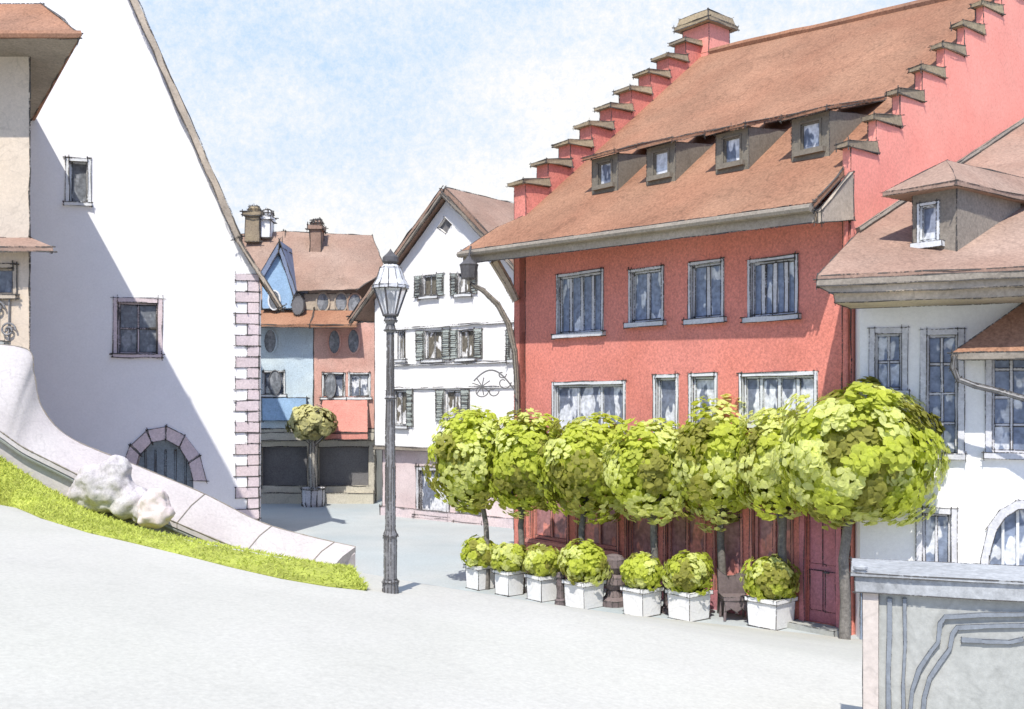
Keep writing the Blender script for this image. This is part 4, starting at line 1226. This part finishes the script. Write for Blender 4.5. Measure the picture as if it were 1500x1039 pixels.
ms.build('panel_moulding', wash('grey_moulding', (.22, .24, .26), .14, .08), t, line=.0025)

# ------------------------------------------------------------------ light, sky, camera
Ld = V((.16, .68, -1)).normalized()
sun = bpy.data.lights.new('sun', 'SUN'); sun.energy = 4.1; sun.angle = math.radians(.5); sun.color = (1, .955, .895)
so = bpy.data.objects.new('sun', sun); C.objects.link(so); so.rotation_euler = Ld.to_track_quat('-Z', 'Y').to_euler(); so.location = (0, 0, 40)
wd_ = bpy.data.worlds.new('World'); bpy.context.scene.world = wd_; wd_.use_nodes = True
nt = wd_.node_tree; Lk = nt.links; bg = nt.nodes['Background']
sky = nd(nt, 'ShaderNodeTexSky', sky_type='NISHITA'); sky.sun_disc = False
sky.sun_elevation = math.asin(-Ld.z); sky.sun_rotation = math.atan2(-Ld.x, -Ld.y) % (2*math.pi)
sky.air_density = 1.0; sky.dust_density = .1; sky.ozone_density = 4.0
tc = nd(nt, 'ShaderNodeTexCoord')
def wn(sc, det, ro, off=0, zs=1.6):
    mp = nd(nt, 'ShaderNodeMapping'); mp.inputs['Scale'].default_value = (1, 1, zs); mp.inputs['Location'].default_value = (off, off, 0)
    Lk.new(tc.outputs['Generated'], mp.inputs[0])
    n = nd(nt, 'ShaderNodeTexNoise'); n.inputs['Scale'].default_value = sc; n.inputs['Detail'].default_value = det; n.inputs['Roughness'].default_value = ro
    Lk.new(mp.outputs[0], n.inputs[0]); return n.outputs[0]
def wmr(src, a, b, c, d):
    n = nd(nt, 'ShaderNodeMapRange'); n.inputs[1].default_value = a; n.inputs[2].default_value = b; n.inputs[3].default_value = c; n.inputs[4].default_value = d
    Lk.new(src, n.inputs[0]); return n.outputs[0]
def wm(op, a, b):
    n = nd(nt, 'ShaderNodeMath', operation=op); n.use_clamp = op == 'ADD'
    for i, x in enumerate((a, b)):
        if isinstance(x, (int, float)): n.inputs[i].default_value = x
        else: Lk.new(x, n.inputs[i])
    return n.outputs[0]
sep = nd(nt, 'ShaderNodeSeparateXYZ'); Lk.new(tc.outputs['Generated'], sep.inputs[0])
front = wmr(sep.outputs[1], -.3, .55, .97, 1)                     # pale sky colour laid nearly all round
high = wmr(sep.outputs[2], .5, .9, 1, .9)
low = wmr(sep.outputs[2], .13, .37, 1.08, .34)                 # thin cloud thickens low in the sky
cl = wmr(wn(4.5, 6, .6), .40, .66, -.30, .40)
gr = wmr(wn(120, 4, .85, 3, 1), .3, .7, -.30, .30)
fac = wm('MULTIPLY', wm('ADD', wm('ADD', low, cl), gr), wmr(sep.outputs[1], -.2, .35, .12, 1))   # unseen sky behind coloured bluer to tint the shadow fill
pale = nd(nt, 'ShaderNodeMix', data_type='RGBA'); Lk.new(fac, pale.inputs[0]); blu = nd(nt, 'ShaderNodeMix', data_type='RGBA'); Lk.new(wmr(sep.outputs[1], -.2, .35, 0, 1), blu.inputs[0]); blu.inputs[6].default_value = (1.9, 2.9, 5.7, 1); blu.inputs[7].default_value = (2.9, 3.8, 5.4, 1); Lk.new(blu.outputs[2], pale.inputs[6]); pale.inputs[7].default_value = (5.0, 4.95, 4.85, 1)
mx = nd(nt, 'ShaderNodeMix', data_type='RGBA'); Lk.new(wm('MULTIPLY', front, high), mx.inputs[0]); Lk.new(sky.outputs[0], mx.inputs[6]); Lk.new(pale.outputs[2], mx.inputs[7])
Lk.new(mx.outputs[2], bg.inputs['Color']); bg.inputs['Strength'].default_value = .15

sc = bpy.context.scene
cam = bpy.data.cameras.new('camera'); co = bpy.data.objects.new('camera', cam); C.objects.link(co)
co.location = (0, 0, EYE); co.rotation_euler = (math.pi/2, 0, 0)
cam.sensor_width = 36; cam.lens = 36*F/1500; cam.clip_end = 3000
cam.shift_y = (CY-519.5)/1500.0
sc.camera = co
sc.view_settings.view_transform = 'Standard'; sc.view_settings.look = 'None'; sc.view_settings.gamma = 1
sc.view_settings.exposure = .45
sc.cycles.diffuse_bounces = 4; sc.cycles.max_bounces = 8
for o in bpy.data.objects:
    if '_o' in o: del o['_o']
